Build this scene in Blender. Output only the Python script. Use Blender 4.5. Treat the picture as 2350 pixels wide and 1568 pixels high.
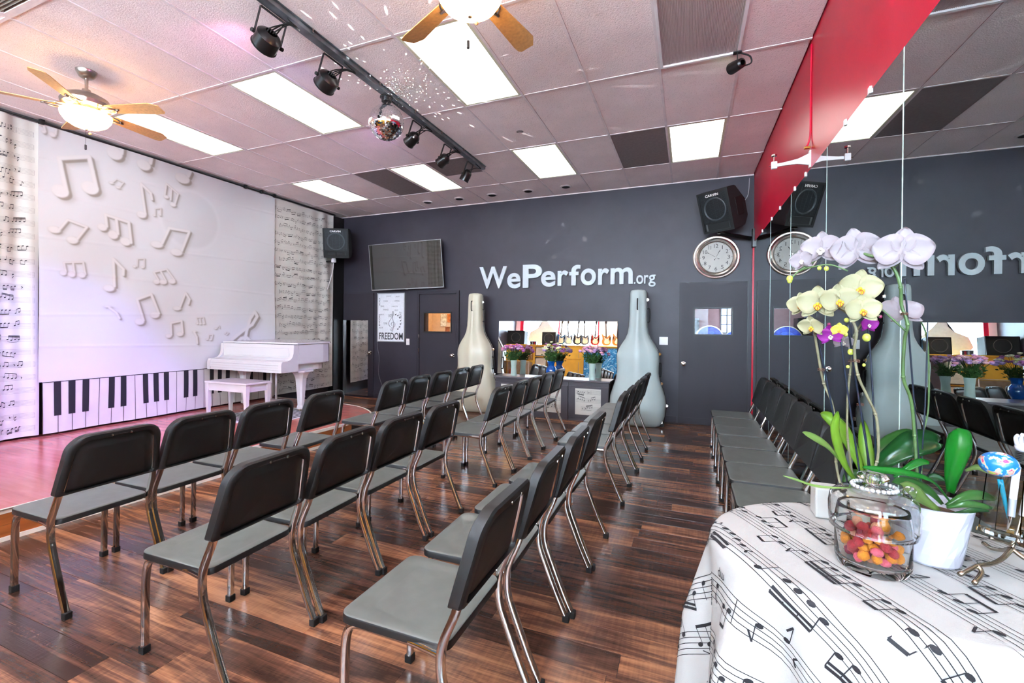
import bpy, bmesh, math, random
import numpy as np
from mathutils import Vector, Matrix, noise
EXPO, WORLD, PANEL, BOWL, STG, SPARK, LAMP = 1.1, 29.0, 2.2, 12.0, .75, 160, .8
for o in list(bpy.data.objects): bpy.data.objects.remove(o)
SC = bpy.context.scene
COL = SC.collection
PI = math.pi
R = math.radians
# ------------------------------------------------------------------ camera
HC, YAW, PITCH, ROLL, FPX = 1.4468, 0.3987, -0.0059, 0.0077, 1057.66
Fv = Vector((-math.sin(YAW)*math.cos(PITCH), math.cos(YAW)*math.cos(PITCH), math.sin(PITCH)))
Rv = Vector((math.cos(YAW), math.sin(YAW), 0)); Uv = Rv.cross(Fv)
R2 = Rv*math.cos(ROLL)+Uv*math.sin(ROLL); U2 = -Rv*math.sin(ROLL)+Uv*math.cos(ROLL)
cd = bpy.data.cameras.new('camera'); cam = bpy.data.objects.new('camera', cd); COL.objects.link(cam)
cam.matrix_world = Matrix(((R2.x, U2.x, -Fv.x, 0), (R2.y, U2.y, -Fv.y, 0), (R2.z, U2.z, -Fv.z, HC), (0, 0, 0, 1)))
cd.sensor_width = 36; cd.lens = 36*FPX/2350; cd.clip_start = .05
cd.shift_x = (1175-1134.21)/2350; cd.shift_y = (754.4-784)/2350
SC.camera = cam
# ------------------------------------------------------------------ world, exposure, daylight
SC.view_settings.view_transform = 'Standard'; SC.view_settings.look = 'None'
SC.view_settings.exposure = EXPO; SC.view_settings.gamma = 1; SC.view_settings.use_curve_mapping = False
W = bpy.data.worlds.new('world'); SC.world = W; W.use_nodes = True
bg = W.node_tree.nodes['Background']; bg.inputs[0].default_value = (.72, .86, 1, 1); bg.inputs[1].default_value = WORLD
for px, w in ((-4.8, 3.3), (-.9, 3.2)):      # portals at the shop-front windows guide the sky light
    l = bpy.data.lights.new('window_portal', 'AREA'); l.shape = 'RECTANGLE'; l.size = w; l.size_y = 2.5; l.cycles.is_portal = True
    o = bpy.data.objects.new('window_portal', l); o.location = (px, -3.12, 2.15); o.rotation_euler = (R(90), 0, R(180)); COL.objects.link(o)
def spot(name, loc, to, col, en, ang, blend=.7, rad=.03):
    l = bpy.data.lights.new(name, 'SPOT'); l.color = col; l.energy = en; l.spot_size = R(ang); l.spot_blend = blend; l.shadow_soft_size = rad
    o = bpy.data.objects.new(name, l); o.location = loc; o.rotation_euler = (Vector(to)-Vector(loc)).to_track_quat('-Z', 'Y').to_euler(); COL.objects.link(o)
spot('stage_beam', (-2.75, 2.36, 3.40), (-6.3, 2.7, .35), (.22, .22, 1), 520*STG, 46)
spot('stage_beam', (-2.75, 2.94, 3.40), (-5.4, 3.2, .2), (.62, .25, 1), 260*STG, 44)
spot('can_glow', (-2.82, 2.36, 3.46), (-3.7, 2.55, 3.63), (1, .35, .75), 7, 60, .9)
spot('can_glow', (-2.82, 4.2, 3.46), (-3.5, 4.5, 3.63), (.7, .4, 1), 6, 60, .9)
spot('stage_beam', (-2.75, 4.18, 3.40), (-5.2, 4.9, .9), (.30, .30, 1), 230*STG, 40)
# ------------------------------------------------------------------ helpers
def lin(c): return tuple((x/255/12.92 if x/255 <= .04045 else ((x/255+.055)/1.055)**2.4) for x in c)
def obj(name, bm, m, parent=None, loc=None, smooth=False, local=False, kind=None):
    """link ONE mesh object; geometry given in world space unless local"""
    org = Vector(parent['_o']) if parent is not None else (Vector(loc) if loc is not None else Vector((0, 0, 0)))
    if isinstance(bm, bpy.types.Mesh): me = bm
    else:
        if not local: bmesh.ops.translate(bm, verts=bm.verts, vec=-org)
        me = bpy.data.meshes.new(name); bm.to_mesh(me); bm.free()
        if m: me.materials.append(m)
        if smooth:
            me.polygons.foreach_set('use_smooth', [True]*len(me.polygons))
            if smooth != 'all': me.set_sharp_from_angle(angle=R(38))
    o = bpy.data.objects.new(name, me); COL.objects.link(o)
    if parent is not None: o.parent = parent
    elif loc is not None: o.location = loc
    o['_o'] = tuple(org)
    if kind: o['kind'] = kind
    return o
def thing(name, label, cat, loc=(0, 0, 0), rotz=0, group=None):
    o = bpy.data.objects.new(name, None); COL.objects.link(o); o.location = loc; o.rotation_euler = (0, 0, rotz); o.empty_display_size = .05
    o['_o'] = tuple(loc); return tag(o, label, cat, group)
def tag(o, label, cat, group=None):
    o['label'] = label; o['category'] = cat
    if group: o['group'] = group
    return o
def struct(name, bm, m, parent=None, smooth=False, loc=None):
    o = obj(name, bm, m, parent, smooth=smooth, loc=loc)
    if parent is None: o['kind'] = 'structure'
    return o
def sroot(name):
    o = bpy.data.objects.new(name, None); COL.objects.link(o); o['_o'] = (0, 0, 0); o['kind'] = 'structure'; return o
def dup(r0, loc, rotz=0, label=None, group=None):
    r = r0.copy(); COL.objects.link(r); r.location = loc; r.rotation_euler = (0, 0, rotz)
    if label: r['label'] = label
    if group: r['group'] = group
    for ch in r0.children:
        c = ch.copy(); COL.objects.link(c); c.parent = r
        for g in ch.children:
            d = g.copy(); COL.objects.link(d); d.parent = c
    return r
B = bmesh.new
def box(bm, x0, x1, y0, y1, z0, z1, bev=0, rot=None, piv=None):
    r = bmesh.ops.create_cube(bm, size=1); vs = r['verts']
    bmesh.ops.scale(bm, verts=vs, vec=(abs(x1-x0), abs(y1-y0), abs(z1-z0)))
    c = Vector(((x0+x1)/2, (y0+y1)/2, (z0+z1)/2))
    if bev:
        es = list({e for v in vs for e in v.link_edges}); rr = bmesh.ops.bevel(bm, geom=es, offset=bev, segments=2, affect='EDGES', profile=.5)
        vs = list({v for f in rr['faces'] for v in f.verts} | {v for v in vs if v.is_valid})
    if rot is not None: bmesh.ops.transform(bm, matrix=rot.to_4x4(), verts=vs)
    bmesh.ops.translate(bm, verts=vs, vec=c)
    return bm
def bx(*a, **k): return box(B(), *a, **k)
def loops(bm, ls, cap0=True, cap1=True, closed=False):
    vs = [[bm.verts.new(p) for p in l] for l in ls]; n = len(ls[0]); m = len(vs)
    for i in range(m if closed else m-1):
        a, b = vs[i], vs[(i+1) % m]
        for j in range(n):
            try: bm.faces.new((a[j], a[(j+1) % n], b[(j+1) % n], b[j]))
            except ValueError: pass
    if not closed:
        if cap0: bm.faces.new(vs[0][::-1])
        if cap1: bm.faces.new(vs[-1])
    return bm
def grid(bm, rows):
    vs = [[bm.verts.new(p) for p in l] for l in rows]
    for a, b in zip(vs, vs[1:]):
        for j in range(len(a)-1): bm.faces.new((a[j], a[j+1], b[j+1], b[j]))
    return bm
def lathe(bm, prof, c=(0, 0, 0), n=28, ax='z', cap=True, mat=None):
    ls = []
    for r, h in prof:
        l = []
        for k in range(n):
            a = 2*PI*k/n; x, y = max(r, 1e-5)*math.cos(a), max(r, 1e-5)*math.sin(a)
            p = Vector((x, y, h)) if ax == 'z' else (Vector((x, -h, y)) if ax == 'y' else Vector((h, x, y)))
            if mat is not None: p = mat @ p
            l.append(p+Vector(c))
        ls.append(l)
    loops(bm, ls, cap, cap); bmesh.ops.recalc_face_normals(bm, faces=bm.faces); return bm
def catmull(pts, k=4):
    P = [Vector(p) for p in pts]; P = [2*P[0]-P[1]]+P+[2*P[-1]-P[-2]]; out = []
    for i in range(1, len(P)-2):
        for j in range(k):
            t = j/k; a, b, c, d = P[i-1:i+3]
            out.append(.5*((2*b)+(c-a)*t+(2*a-5*b+4*c-d)*t*t+(3*b-a-3*c+d)*t**3))
    out.append(P[-2]); return out
def tube(bm, pts, r, n=8, sm=0, rb=None, up=None, sq=0):
    """sweep along pts; r = radius or list; rb = second half width (flat bar), up = fixed lateral axis"""
    P = catmull(pts, sm) if sm else [Vector(p) for p in pts]
    rs = r if isinstance(r, (list, tuple)) else None
    ls = []; prev = None
    for i, p in enumerate(P):
        t = (P[min(i+1, len(P)-1)]-P[max(i-1, 0)]).normalized()
        if up is not None: a = Vector(up); b = t.cross(a).normalized()
        else:
            if prev is None: a = t.orthogonal().normalized()
            else: a = (prev-t*prev.dot(t)).normalized()
            b = t.cross(a); prev = a
        if rs: f = i/(len(P)-1)*(len(rs)-1); k = min(int(f), len(rs)-2); ra = rs[k]*(1-f+k)+rs[k+1]*(f-k)
        else: ra = r
        rbb = rb if rb else ra; l = []
        for k in range(n):
            an = 2*PI*(k+.5)/n; c, s = math.cos(an), math.sin(an)
            if sq: q = (abs(c)**sq+abs(s)**sq)**(-1/sq); c *= q; s *= q
            l.append(p+a*(c*ra)+b*(s*rbb))
        ls.append(l)
    loops(bm, ls); return bm
def ball(bm, c, r, sx=1, sy=1, sz=1, u=12, v=8):
    rr = bmesh.ops.create_uvsphere(bm, u_segments=u, v_segments=v, radius=r)
    bmesh.ops.scale(bm, verts=rr['verts'], vec=(sx, sy, sz)); bmesh.ops.translate(bm, verts=rr['verts'], vec=c); return bm
def prism(bm, poly, z0, z1, T=None):
    a = [Vector((x, y, z0)) for x, y in poly]; b = [Vector((x, y, z1)) for x, y in poly]
    if T is not None: a = [T @ v for v in a]; b = [T @ v for v in b]
    va = [bm.verts.new(p) for p in a]; vb = [bm.verts.new(p) for p in b]; n = len(a)
    for j in range(n): bm.faces.new((va[j], va[(j+1) % n], vb[(j+1) % n], vb[j]))
    fs = [bm.faces.new(va[::-1]), bm.faces.new(vb)]
    bmesh.ops.triangulate(bm, faces=fs, ngon_method='EAR_CLIP'); return bm
WALLY = Matrix(((1, 0, 0, 0), (0, 0, -1, 0), (0, 1, 0, 0), (0, 0, 0, 1)))   # (x,y,h) -> (x,-h,y): faces the room from the back wall
def rrect(x0, x1, y0, y1, r, n=5):
    o = []
    for cx, cy, a0 in ((x1-r, y1-r, 0), (x0+r, y1-r, 90), (x0+r, y0+r, 180), (x1-r, y0+r, 270)):
        for k in range(n+1): a = R(a0+90*k/n); o.append((cx+r*math.cos(a), cy+r*math.sin(a)))
    return o
def text_bm(body, ext=.002, offs=0, res=3):
    cu = bpy.data.curves.new('t', 'FONT'); cu.body = body; cu.extrude = 0; cu.offset = offs; cu.resolution_u = res; cu.size = 1
    cu.extrude = .5 if ext else 0
    o = bpy.data.objects.new('t', cu); COL.objects.link(o); bpy.context.view_layer.update()
    me = bpy.data.meshes.new_from_object(o.evaluated_get(bpy.context.evaluated_depsgraph_get()))
    bpy.data.objects.remove(o); bm = B(); bm.from_mesh(me); bpy.data.meshes.remove(me); bpy.data.curves.remove(cu); return bm
def text_fit(body, x0, x1, y0, y1, T, depth=.002, offs=0, res=3):
    """text scaled to fill the box x0..x1, y0..y1 of the plane T, depth along +z of T"""
    bm = text_bm(body, depth, offs, res)
    xs = [v.co.x for v in bm.verts]; ys = [v.co.y for v in bm.verts]
    for v in bm.verts:
        v.co = T @ Vector((x0+(v.co.x-min(xs))/(max(xs)-min(xs))*(x1-x0), y0+(v.co.y-min(ys))/(max(ys)-min(ys))*(y1-y0), (v.co.z+.5)*depth if depth else 0))
    return bm
def join(a, b):
    me = bpy.data.meshes.new('tmp'); b.to_mesh(me); b.free(); a.from_mesh(me); bpy.data.meshes.remove(me); return a
# ------------------------------------------------------------------ materials
def mat(name, col, rough=.5, metal=0, var=.08, scale=12, bump=0, bscale=60, spec=.5, emit=None, es=0, trans=0, coat=0, sss=0, stretch=None, ior=None, alpha=None):
    m = bpy.data.materials.new(name); m.use_nodes = True; nt = m.node_tree; n = nt.nodes; L = nt.links; b = n['Principled BSDF']
    col = lin(col); tc = n.new('ShaderNodeTexCoord'); src = tc.outputs['Object']
    if stretch:
        mp = n.new('ShaderNodeMapping'); mp.inputs['Scale'].default_value = stretch; L.new(src, mp.inputs[0]); src = mp.outputs[0]
    nz = n.new('ShaderNodeTexNoise'); nz.inputs['Scale'].default_value = scale; nz.inputs['Detail'].default_value = 4; L.new(src, nz.inputs['Vector'])
    rp = n.new('ShaderNodeValToRGB'); e = rp.color_ramp.elements; e[0].position = .3; e[1].position = .7
    e[0].color = tuple(c*(1-var) for c in col)+(1,); e[1].color = tuple(min(1, c*(1+var)) for c in col)+(1,)
    L.new(nz.outputs[0], rp.inputs[0]); L.new(rp.outputs[0], b.inputs['Base Color'])
    b.inputs['Roughness'].default_value = rough; b.inputs['Metallic'].default_value = metal; b.inputs['Specular IOR Level'].default_value = spec
    if bump:
        n2 = n.new('ShaderNodeTexNoise'); n2.inputs['Scale'].default_value = bscale; n2.inputs['Detail'].default_value = 3; L.new(src, n2.inputs['Vector'])
        bp = n.new('ShaderNodeBump'); bp.inputs['Strength'].default_value = bump; bp.inputs['Distance'].default_value = .01; L.new(n2.outputs[0], bp.inputs['Height']); L.new(bp.outputs[0], b.inputs['Normal'])
    if emit is not None: b.inputs['Emission Color'].default_value = lin(emit)+(1,); b.inputs['Emission Strength'].default_value = es
    if trans: b.inputs['Transmission Weight'].default_value = trans
    if ior: b.inputs['IOR'].default_value = ior
    if coat: b.inputs['Coat Weight'].default_value = coat; b.inputs['Coat Roughness'].default_value = .08
    if sss: b.inputs['Subsurface Weight'].default_value = sss; b.inputs['Subsurface Radius'].default_value = (.02, .015, .01)
    m['src'] = 1; return m
def glass(name, col=(1, 1, 1), rough=0, ior=1.45, shadow=True):
    m = bpy.data.materials.new(name); m.use_nodes = True; nt = m.node_tree; n = nt.nodes; L = nt.links; b = n['Principled BSDF']
    b.inputs['Base Color'].default_value = col+(1,); b.inputs['Roughness'].default_value = rough; b.inputs['Transmission Weight'].default_value = 1; b.inputs['IOR'].default_value = ior
    return m
def pane_glass(name, col=(.95, .98, 1), refl=.004):
    """thin window pane: mostly transparent, a little mirror"""
    m = bpy.data.materials.new(name); m.use_nodes = True; nt = m.node_tree; n = nt.nodes; L = nt.links; n.remove(n['Principled BSDF'])
    t = n.new('ShaderNodeBsdfTransparent'); t.inputs[0].default_value = col+(1,); g = n.new('ShaderNodeBsdfGlossy'); g.inputs['Roughness'].default_value = .01
    fr = n.new('ShaderNodeFresnel'); fr.inputs[0].default_value = 1.08; ma = n.new('ShaderNodeMath'); ma.operation = 'ADD'; ma.inputs[1].default_value = refl; L.new(fr.outputs[0], ma.inputs[0])
    mx = n.new('ShaderNodeMixShader'); L.new(ma.outputs[0], mx.inputs[0]); L.new(t.outputs[0], mx.inputs[1]); L.new(g.outputs[0], mx.inputs[2]); L.new(mx.outputs[0], n['Material Output'].inputs[0]); return m
M = {}
M['wall'] = mat('charcoal_paint', (51, 47, 56), .45, var=.12, scale=3, bump=.12, bscale=180, spec=.4)
M['door'] = mat('charcoal_door_paint', (50, 46, 53), .48, var=.1, scale=2.5, bump=.08, bscale=30, spec=.3, stretch=(1, 1, .15))
M['red'] = mat('red_paint', (196, 20, 52), .32, var=.08, scale=2, bump=.05, bscale=120, spec=.5)
M['grid'] = mat('ceiling_grid_paint', (226, 214, 214), .5)
M['black'] = mat('black_paint', (14, 14, 15), .45, bump=.1, bscale=200)
M['blackmetal'] = mat('black_powder_metal', (12, 12, 13), .3, spec=.6)
M['plastic'] = mat('black_chair_plastic', (17, 19, 20), .38, var=.1, scale=30, bump=.25, bscale=900, spec=.55)
M['seat'] = mat('charcoal_seat_plastic', (97, 102, 98), .38, var=.12, scale=14, bump=.2, bscale=900, spec=.6)
M['chrome'] = mat('chrome', (205, 200, 195), .09, 1, var=.03)
M['brushed'] = mat('brushed_nickel', (176, 168, 158), .28, 1, var=.06, scale=40)
M['rubber'] = mat('black_rubber', (10, 10, 10), .7)
M['white'] = mat('white_paint', (232, 230, 230), .35, var=.03, spec=.5)
M['piano'] = mat('ivory_piano_lacquer', (200, 197, 194), .22, var=.03, scale=3, coat=.5)
M['cloth'] = mat('white_score_fabric', (200, 198, 190), .8, var=.03, scale=5, bump=.15, bscale=400, sss=.0)
M['ink'] = mat('black_fabric_ink', (24, 24, 30), .8)
M['clothw'] = mat('white_tablecloth_fabric', (164, 164, 161), .75, var=.02, scale=4, bump=.12, bscale=500)
M['stageface'] = mat('orange_wood_laminate', (150, 84, 40), .35, var=.35, scale=5, bump=.05, stretch=(.3, .3, 3))
M['trimw'] = mat('white_trim', (225, 218, 205), .35)
M['glassj'] = glass('clear_jar_glass', (.985, 1, .995), 0, 1.27)
M['glasslid'] = glass('clear_lid_glass', (.985, 1, .995), 0, 1.42)
M['glassgreen'] = mat('frosted_green_glass', (205, 228, 220), .35, var=.05, trans=.35, ior=1.3)
M['glassblue'] = mat('blue_glass', (20, 110, 205), .05, var=.25, scale=25, trans=.55, spec=.8)
M['acrylic'] = glass('clear_acrylic', (.97, .99, 1), .02, 1.4)
M['pane'] = pane_glass('window_pane')
M['yellow'] = mat('yellow_wood_panel', (232, 180, 62), .4, var=.08, scale=4)
M['screen'] = mat('tv_screen', (34, 34, 29), .03, var=.02, spec=.9, coat=.6)
M['silver'] = mat('silver_plastic', (170, 172, 172), .3, .6)
M['cello'] = mat('ivory_case_shell', (200, 195, 172), .42, var=.03, scale=3, coat=.12)
M['cellob'] = mat('pale_grey_case_shell', (172, 184, 182), .42, var=.03, scale=3, coat=.12)
def mirror_mat(name, col, rough=.0):
    m = bpy.data.materials.new(name); m.use_nodes = True; b = m.node_tree.nodes['Principled BSDF']
    b.inputs['Base Color'].default_value = col+(1,); b.inputs['Metallic'].default_value = 1; b.inputs['Roughness'].default_value = rough; return m
M['mirror'] = mirror_mat('wall_mirror_silvering', (.50, .58, .58)); M['mirror2'] = mirror_mat('clear_mirror_silvering', (.88, .9, .9))
def tile_mat():
    m = mat('ceiling_tile', (240, 226, 224), .85, var=.05, scale=3, spec=.2); nt = m.node_tree; n = nt.nodes; L = nt.links; b = n['Principled BSDF']
    tc = n.new('ShaderNodeTexCoord'); v = n.new('ShaderNodeTexVoronoi'); v.inputs['Scale'].default_value = 95; L.new(tc.outputs['Object'], v.inputs['Vector'])
    nz = n.new('ShaderNodeTexNoise'); nz.inputs['Scale'].default_value = 60; L.new(tc.outputs['Object'], nz.inputs['Vector'])
    ad = n.new('ShaderNodeMath'); ad.operation = 'MULTIPLY_ADD'; ad.inputs[1].default_value = .5; L.new(nz.outputs[0], ad.inputs[0]); L.new(v.outputs['Distance'], ad.inputs[2])
    rp = n.new('ShaderNodeValToRGB'); rp.color_ramp.elements[0].position = .34; rp.color_ramp.elements[0].color = (.45, .42, .42, 1); rp.color_ramp.elements[1].position = .46; L.new(ad.outputs[0], rp.inputs[0])
    mx = n.new('ShaderNodeMixRGB'); mx.blend_type = 'MULTIPLY'; mx.inputs[0].default_value = 1
    old = b.inputs['Base Color'].links[0].from_socket; L.new(old, mx.inputs[1]); L.new(rp.outputs[0], mx.inputs[2]); L.new(mx.outputs[0], b.inputs['Base Color'])
    bp = n.new('ShaderNodeBump'); bp.inputs['Strength'].default_value = .28; bp.inputs['Distance'].default_value = .004; L.new(ad.outputs[0], bp.inputs['Height']); L.new(bp.outputs[0], b.inputs['Normal']); return m
M['tile'] = tile_mat()
M['tiledark'] = mat('brown_ceiling_panel', (126, 114, 112), .7, var=.1, scale=30, bump=.3, bscale=300)
M['prism'] = mat('unlit_prismatic_panel', (188, 172, 168), .3, var=.08, scale=6, bump=.6, bscale=160, stretch=(1, .05, 1))
M['tube'] = mat('lit_panel_diffuser', (255, 255, 255), .5, emit=(255, 250, 244), es=PANEL)
M['bowl'] = mat('lit_frosted_bowl', (255, 236, 205), .4, emit=(255, 205, 140), es=BOWL)
M['blade'] = mat('maple_fan_blade', (205, 160, 100), .45, var=.14, scale=6, stretch=(8, 8, 1))
def plank_mat(name, dark, mid, light, rough, sx=1):
    m = bpy.data.materials.new(name); m.use_nodes = True; nt = m.node_tree; n = nt.nodes; L = nt.links; b = n['Principled BSDF']
    tc = n.new('ShaderNodeTexCoord'); oi = n.new('ShaderNodeObjectInfo'); cb = n.new('ShaderNodeCombineXYZ'); ml = n.new('ShaderNodeMath'); ml.operation = 'MULTIPLY'; ml.inputs[1].default_value = 37
    L.new(oi.outputs['Random'], ml.inputs[0]); L.new(ml.outputs[0], cb.inputs[0]); L.new(ml.outputs[0], cb.inputs[1]); L.new(ml.outputs[0], cb.inputs[2])
    va = n.new('ShaderNodeVectorMath'); va.operation = 'ADD'; L.new(tc.outputs['Object'], va.inputs[0]); L.new(cb.outputs[0], va.inputs[1])
    def nz(sc, det, dist=0):
        mp = n.new('ShaderNodeMapping'); mp.inputs['Scale'].default_value = sc; L.new(va.outputs[0], mp.inputs[0])
        q = n.new('ShaderNodeTexNoise'); q.inputs['Scale'].default_value = 1; q.inputs['Detail'].default_value = det; q.inputs['Distortion'].default_value = dist; L.new(mp.outputs[0], q.inputs['Vector']); return q.outputs[0]
    g1 = nz((1.1*sx, 13, 8), 6, 1.6); g2 = nz((70, 6, 6), 2); g3 = nz((5*sx, 160, 20), 3)
    def mad(a, k, c):
        q = n.new('ShaderNodeMath'); q.operation = 'MULTIPLY_ADD'; L.new(a, q.inputs[0]); q.inputs[1].default_value = k
        if isinstance(c, float): q.inputs[2].default_value = c
        else: L.new(c, q.inputs[2])
        return q.outputs[0]
    s = mad(g1, .95, mad(g2, .16, mad(g3, .28, mad(oi.outputs['Random'], .34, -.39))))
    rp = n.new('ShaderNodeValToRGB'); e = rp.color_ramp.elements; e[0].position = .3; e[0].color = lin(dark)+(1,); e[1].position = .78; e[1].color = lin(light)+(1,)
    x = e.new(.52); x.color = lin(mid)+(1,); L.new(s, rp.inputs[0]); L.new(rp.outputs[0], b.inputs['Base Color'])
    b.inputs['Roughness'].default_value = rough
    bp = n.new('ShaderNodeBump'); bp.inputs['Strength'].default_value = .25; bp.inputs['Distance'].default_value = .002; L.new(mad(g3, 1., g2), bp.inputs['Height']); L.new(bp.outputs[0], b.inputs['Normal']); return m
M['plank'] = plank_mat('dark_walnut_plank', (60, 41, 34), (106, 71, 56), (184, 128, 92), .23)
M['stage'] = plank_mat('red_cherry_laminate', (168, 92, 84), (184, 106, 98), (196, 122, 112), .13, 1)
XR, XL, YB, ZC = .84, -6.63, 7.49, 3.632
YF = -3.1
# ---- measured shapes (world coordinates, metres)
NOTES=[(0.0225, [(2.848, 2.909, 0.078, 0.071), (3.122, 3.021, 0.084, 0.076)], [[(2.901, 2.923), (2.838, 3.268), (3.111, 3.377), (3.177, 3.05)]]), (0.0221, [(3.364, 3.504, 0.083, 0.076)], [[(3.435, 3.529), (3.443, 3.613)]]), (0.0222, [(3.685, 3.465, 0.082, 0.065)], [[(3.763, 3.515), (3.775, 3.599)]]), (0.0225, [(4.177, 3.442, 0.101, 0.067)], [[(4.258, 3.496), (4.289, 3.571)]]), (0.0058, [(3.33, 3.137, 0.024, 0.014), (3.402, 3.102, 0.026, 0.014)], [[(3.35, 3.152), (3.386, 3.198), (3.46, 3.178), (3.424, 3.115)]]), (0.0162, [(3.669, 2.831, 0.058, 0.042)], [[(3.713, 2.85), (3.654, 3.221), (3.773, 3.131), (3.788, 3.058)]]), (0.0114, [(3.965, 3.133, 0.034, 0.021), (4.051, 3.052, 0.04, 0.028)], [[(3.946, 3.138), (3.964, 3.31), (4.119, 3.213), (4.076, 3.062)], [(4.022, 3.108), (4.031, 3.259)]]), (0.0057, [(3.821, 2.856, 0.018, 0.012), (3.89, 2.877, 0.018, 0.012)], [[(3.832, 2.864), (3.831, 2.945), (3.901, 2.969), (3.901, 2.883)]]), (0.013, [(2.792, 2.469, 0.057, 0.038), (2.953, 2.383, 0.056, 0.042)], [[(2.833, 2.472), (2.912, 2.603), (3.091, 2.556), (3.001, 2.403)]]), (0.0165, [(3.245, 2.587, 0.051, 0.043), (3.36, 2.517, 0.054, 0.05), (3.495, 2.459, 0.058, 0.05)], [[(3.29, 2.605), (3.274, 2.742), (3.527, 2.704), (3.556, 2.455)], [(3.41, 2.539), (3.39, 2.715)]]), (0.0171, [(3.851, 2.482, 0.076, 0.044), (4.096, 2.416, 0.08, 0.048)], [[(3.917, 2.506), (4.005, 2.725), (4.268, 2.727), (4.168, 2.447)]]), (0.0093, [(2.867, 2.002, 0.034, 0.029), (2.947, 1.994, 0.036, 0.032), (3.043, 1.996, 0.038, 0.032)], [[(2.893, 2.013), (2.876, 2.118), (3.057, 2.147), (3.079, 2.008)], [(2.974, 2.005), (2.96, 2.124)]]), (0.0165, [(3.315, 1.868, 0.06, 0.041)], [[(3.374, 1.896), (3.363, 2.226), (3.472, 2.113), (3.469, 2.044)]]), (0.0063, [(3.595, 2.161, 0.02, 0.015), (3.685, 2.164, 0.022, 0.015)], [[(3.624, 2.168), (3.629, 2.262), (3.706, 2.276), (3.706, 2.171)]]), (0.0117, [(3.849, 1.993, 0.043, 0.032), (3.932, 1.996, 0.048, 0.032), (4.046, 2.016, 0.049, 0.034)], [[(3.876, 2.015), (3.816, 2.115), (3.974, 2.171), (4.08, 2.034)], [(3.969, 2.013), (3.9, 2.137)]]), (0.0132, [(3.3, 1.645, 0.039, 0.013)], [[(3.316, 1.633), (3.39, 1.573), (3.422, 1.507)]]), (0.0167, [(3.648, 1.468, 0.058, 0.042), (3.832, 1.557, 0.061, 0.042)], [[(3.694, 1.482), (3.618, 1.748), (3.787, 1.824), (3.883, 1.578)]]), (0.014, [(4.119, 1.655, 0.056, 0.03)], [[(4.164, 1.677), (4.234, 1.874), (4.292, 1.785), (4.276, 1.723)]]), (0.0137, [(4.01, 1.28, 0.042, 0.028), (4.16, 1.302, 0.048, 0.03)], [[(4.048, 1.293), (4.042, 1.451), (4.185, 1.485), (4.2, 1.318)]]), (0.0063, [(4.403, 1.45, 0.019, 0.013), (4.446, 1.446, 0.02, 0.013), (4.494, 1.45, 0.02, 0.013)], [[(4.414, 1.454), (4.392, 1.533), (4.489, 1.539), (4.507, 1.455)], [(4.454, 1.454), (4.441, 1.534)]]), (0.0143, [(4.361, 1.337, 0.029, 0.013)], [[(4.357, 1.33), (4.393, 1.257), (4.4, 1.169)]]), (0.0077, [(4.545, 1.222, 0.023, 0.013), (4.597, 1.214, 0.023, 0.013)], [[(4.561, 1.226), (4.57, 1.288), (4.628, 1.287), (4.615, 1.22)]]), (0.0056, [(4.669, 1.378, 0.023, 0.013)], [[(4.688, 1.382), (4.722, 1.421), (4.729, 1.386)]]), (0.0058, [(4.817, 1.302, 0.014, 0.009), (4.846, 1.288, 0.014, 0.009)], [[(4.829, 1.306), (4.843, 1.326), (4.877, 1.31), (4.858, 1.288)]]), (0.0259, [(5.135, 1.034, 0.052, 0.028)], [[(4.903, 1.09), (4.944, 1.212), (5.108, 1.331), (5.292, 1.44), (5.379, 1.572), (5.332, 1.647), (5.251, 1.534), (5.191, 1.335), (5.16, 1.172)], [(5.007, 1.143), (5.095, 1.22), (5.2, 1.225), (5.266, 1.169)]]), (0.0101, [(2.702, 3.506, 0.019, 0.016), (2.777, 3.506, 0.031, 0.026)], [[(2.716, 3.515), (2.704, 3.57), (2.661, 3.585)], [(2.805, 3.521), (2.811, 3.597)]])]
CIRC=(4.302,2.891,0.406)
FLOWERS=[('white_back', (0.3907, 1.16, 1.6007), 0.0972, 0.25, 0.1, -5), ('white_back', (0.3225, 1.18, 1.6102), 0.0955, -0.15, 0.1, 10), ('white_side', (0.2652, 1.2, 1.6193), 0.0782, -0.55, 0.1, 0), ('white_side', (0.2293, 1.2, 1.5964), 0.0489, -0.8, -0.1, 10), ('white_side', (0.4174, 1.24, 1.4843), 0.0788, 0.2, 0.75, 0), ('yellow', (0.2419, 1.12, 1.4973), 0.0734, -0.25, -0.05, 0), ('yellow', (0.2753, 1.11, 1.5025), 0.0675, 0.0, -0.05, 5), ('yellow', (0.311, 1.12, 1.5267), 0.0753, 0.1, 0, -5), ('yellow', (0.3044, 1.08, 1.4822), 0.0608, 0.1, 0, 5), ('yellow', (0.2191, 1.15, 1.4962), 0.0537, -0.8, 0, 5), ('yellow_side', (0.2319, 1.12, 1.4502), 0.0483, -0.7, -0.5, 0), ('yellow_small', (0.2684, 1.08, 1.4445), 0.0287, -0.1, -0.3, 0), ('purple', (0.2663, 1.13, 1.4327), 0.0443, -0.2, -0.3, 8), ('purple', (0.3403, 1.17, 1.4556), 0.0386, 0.5, 0, 0), ('white_side', (0.3011, 1.18, 1.4187), 0.0389, 0, -0.6, 0)]
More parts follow.
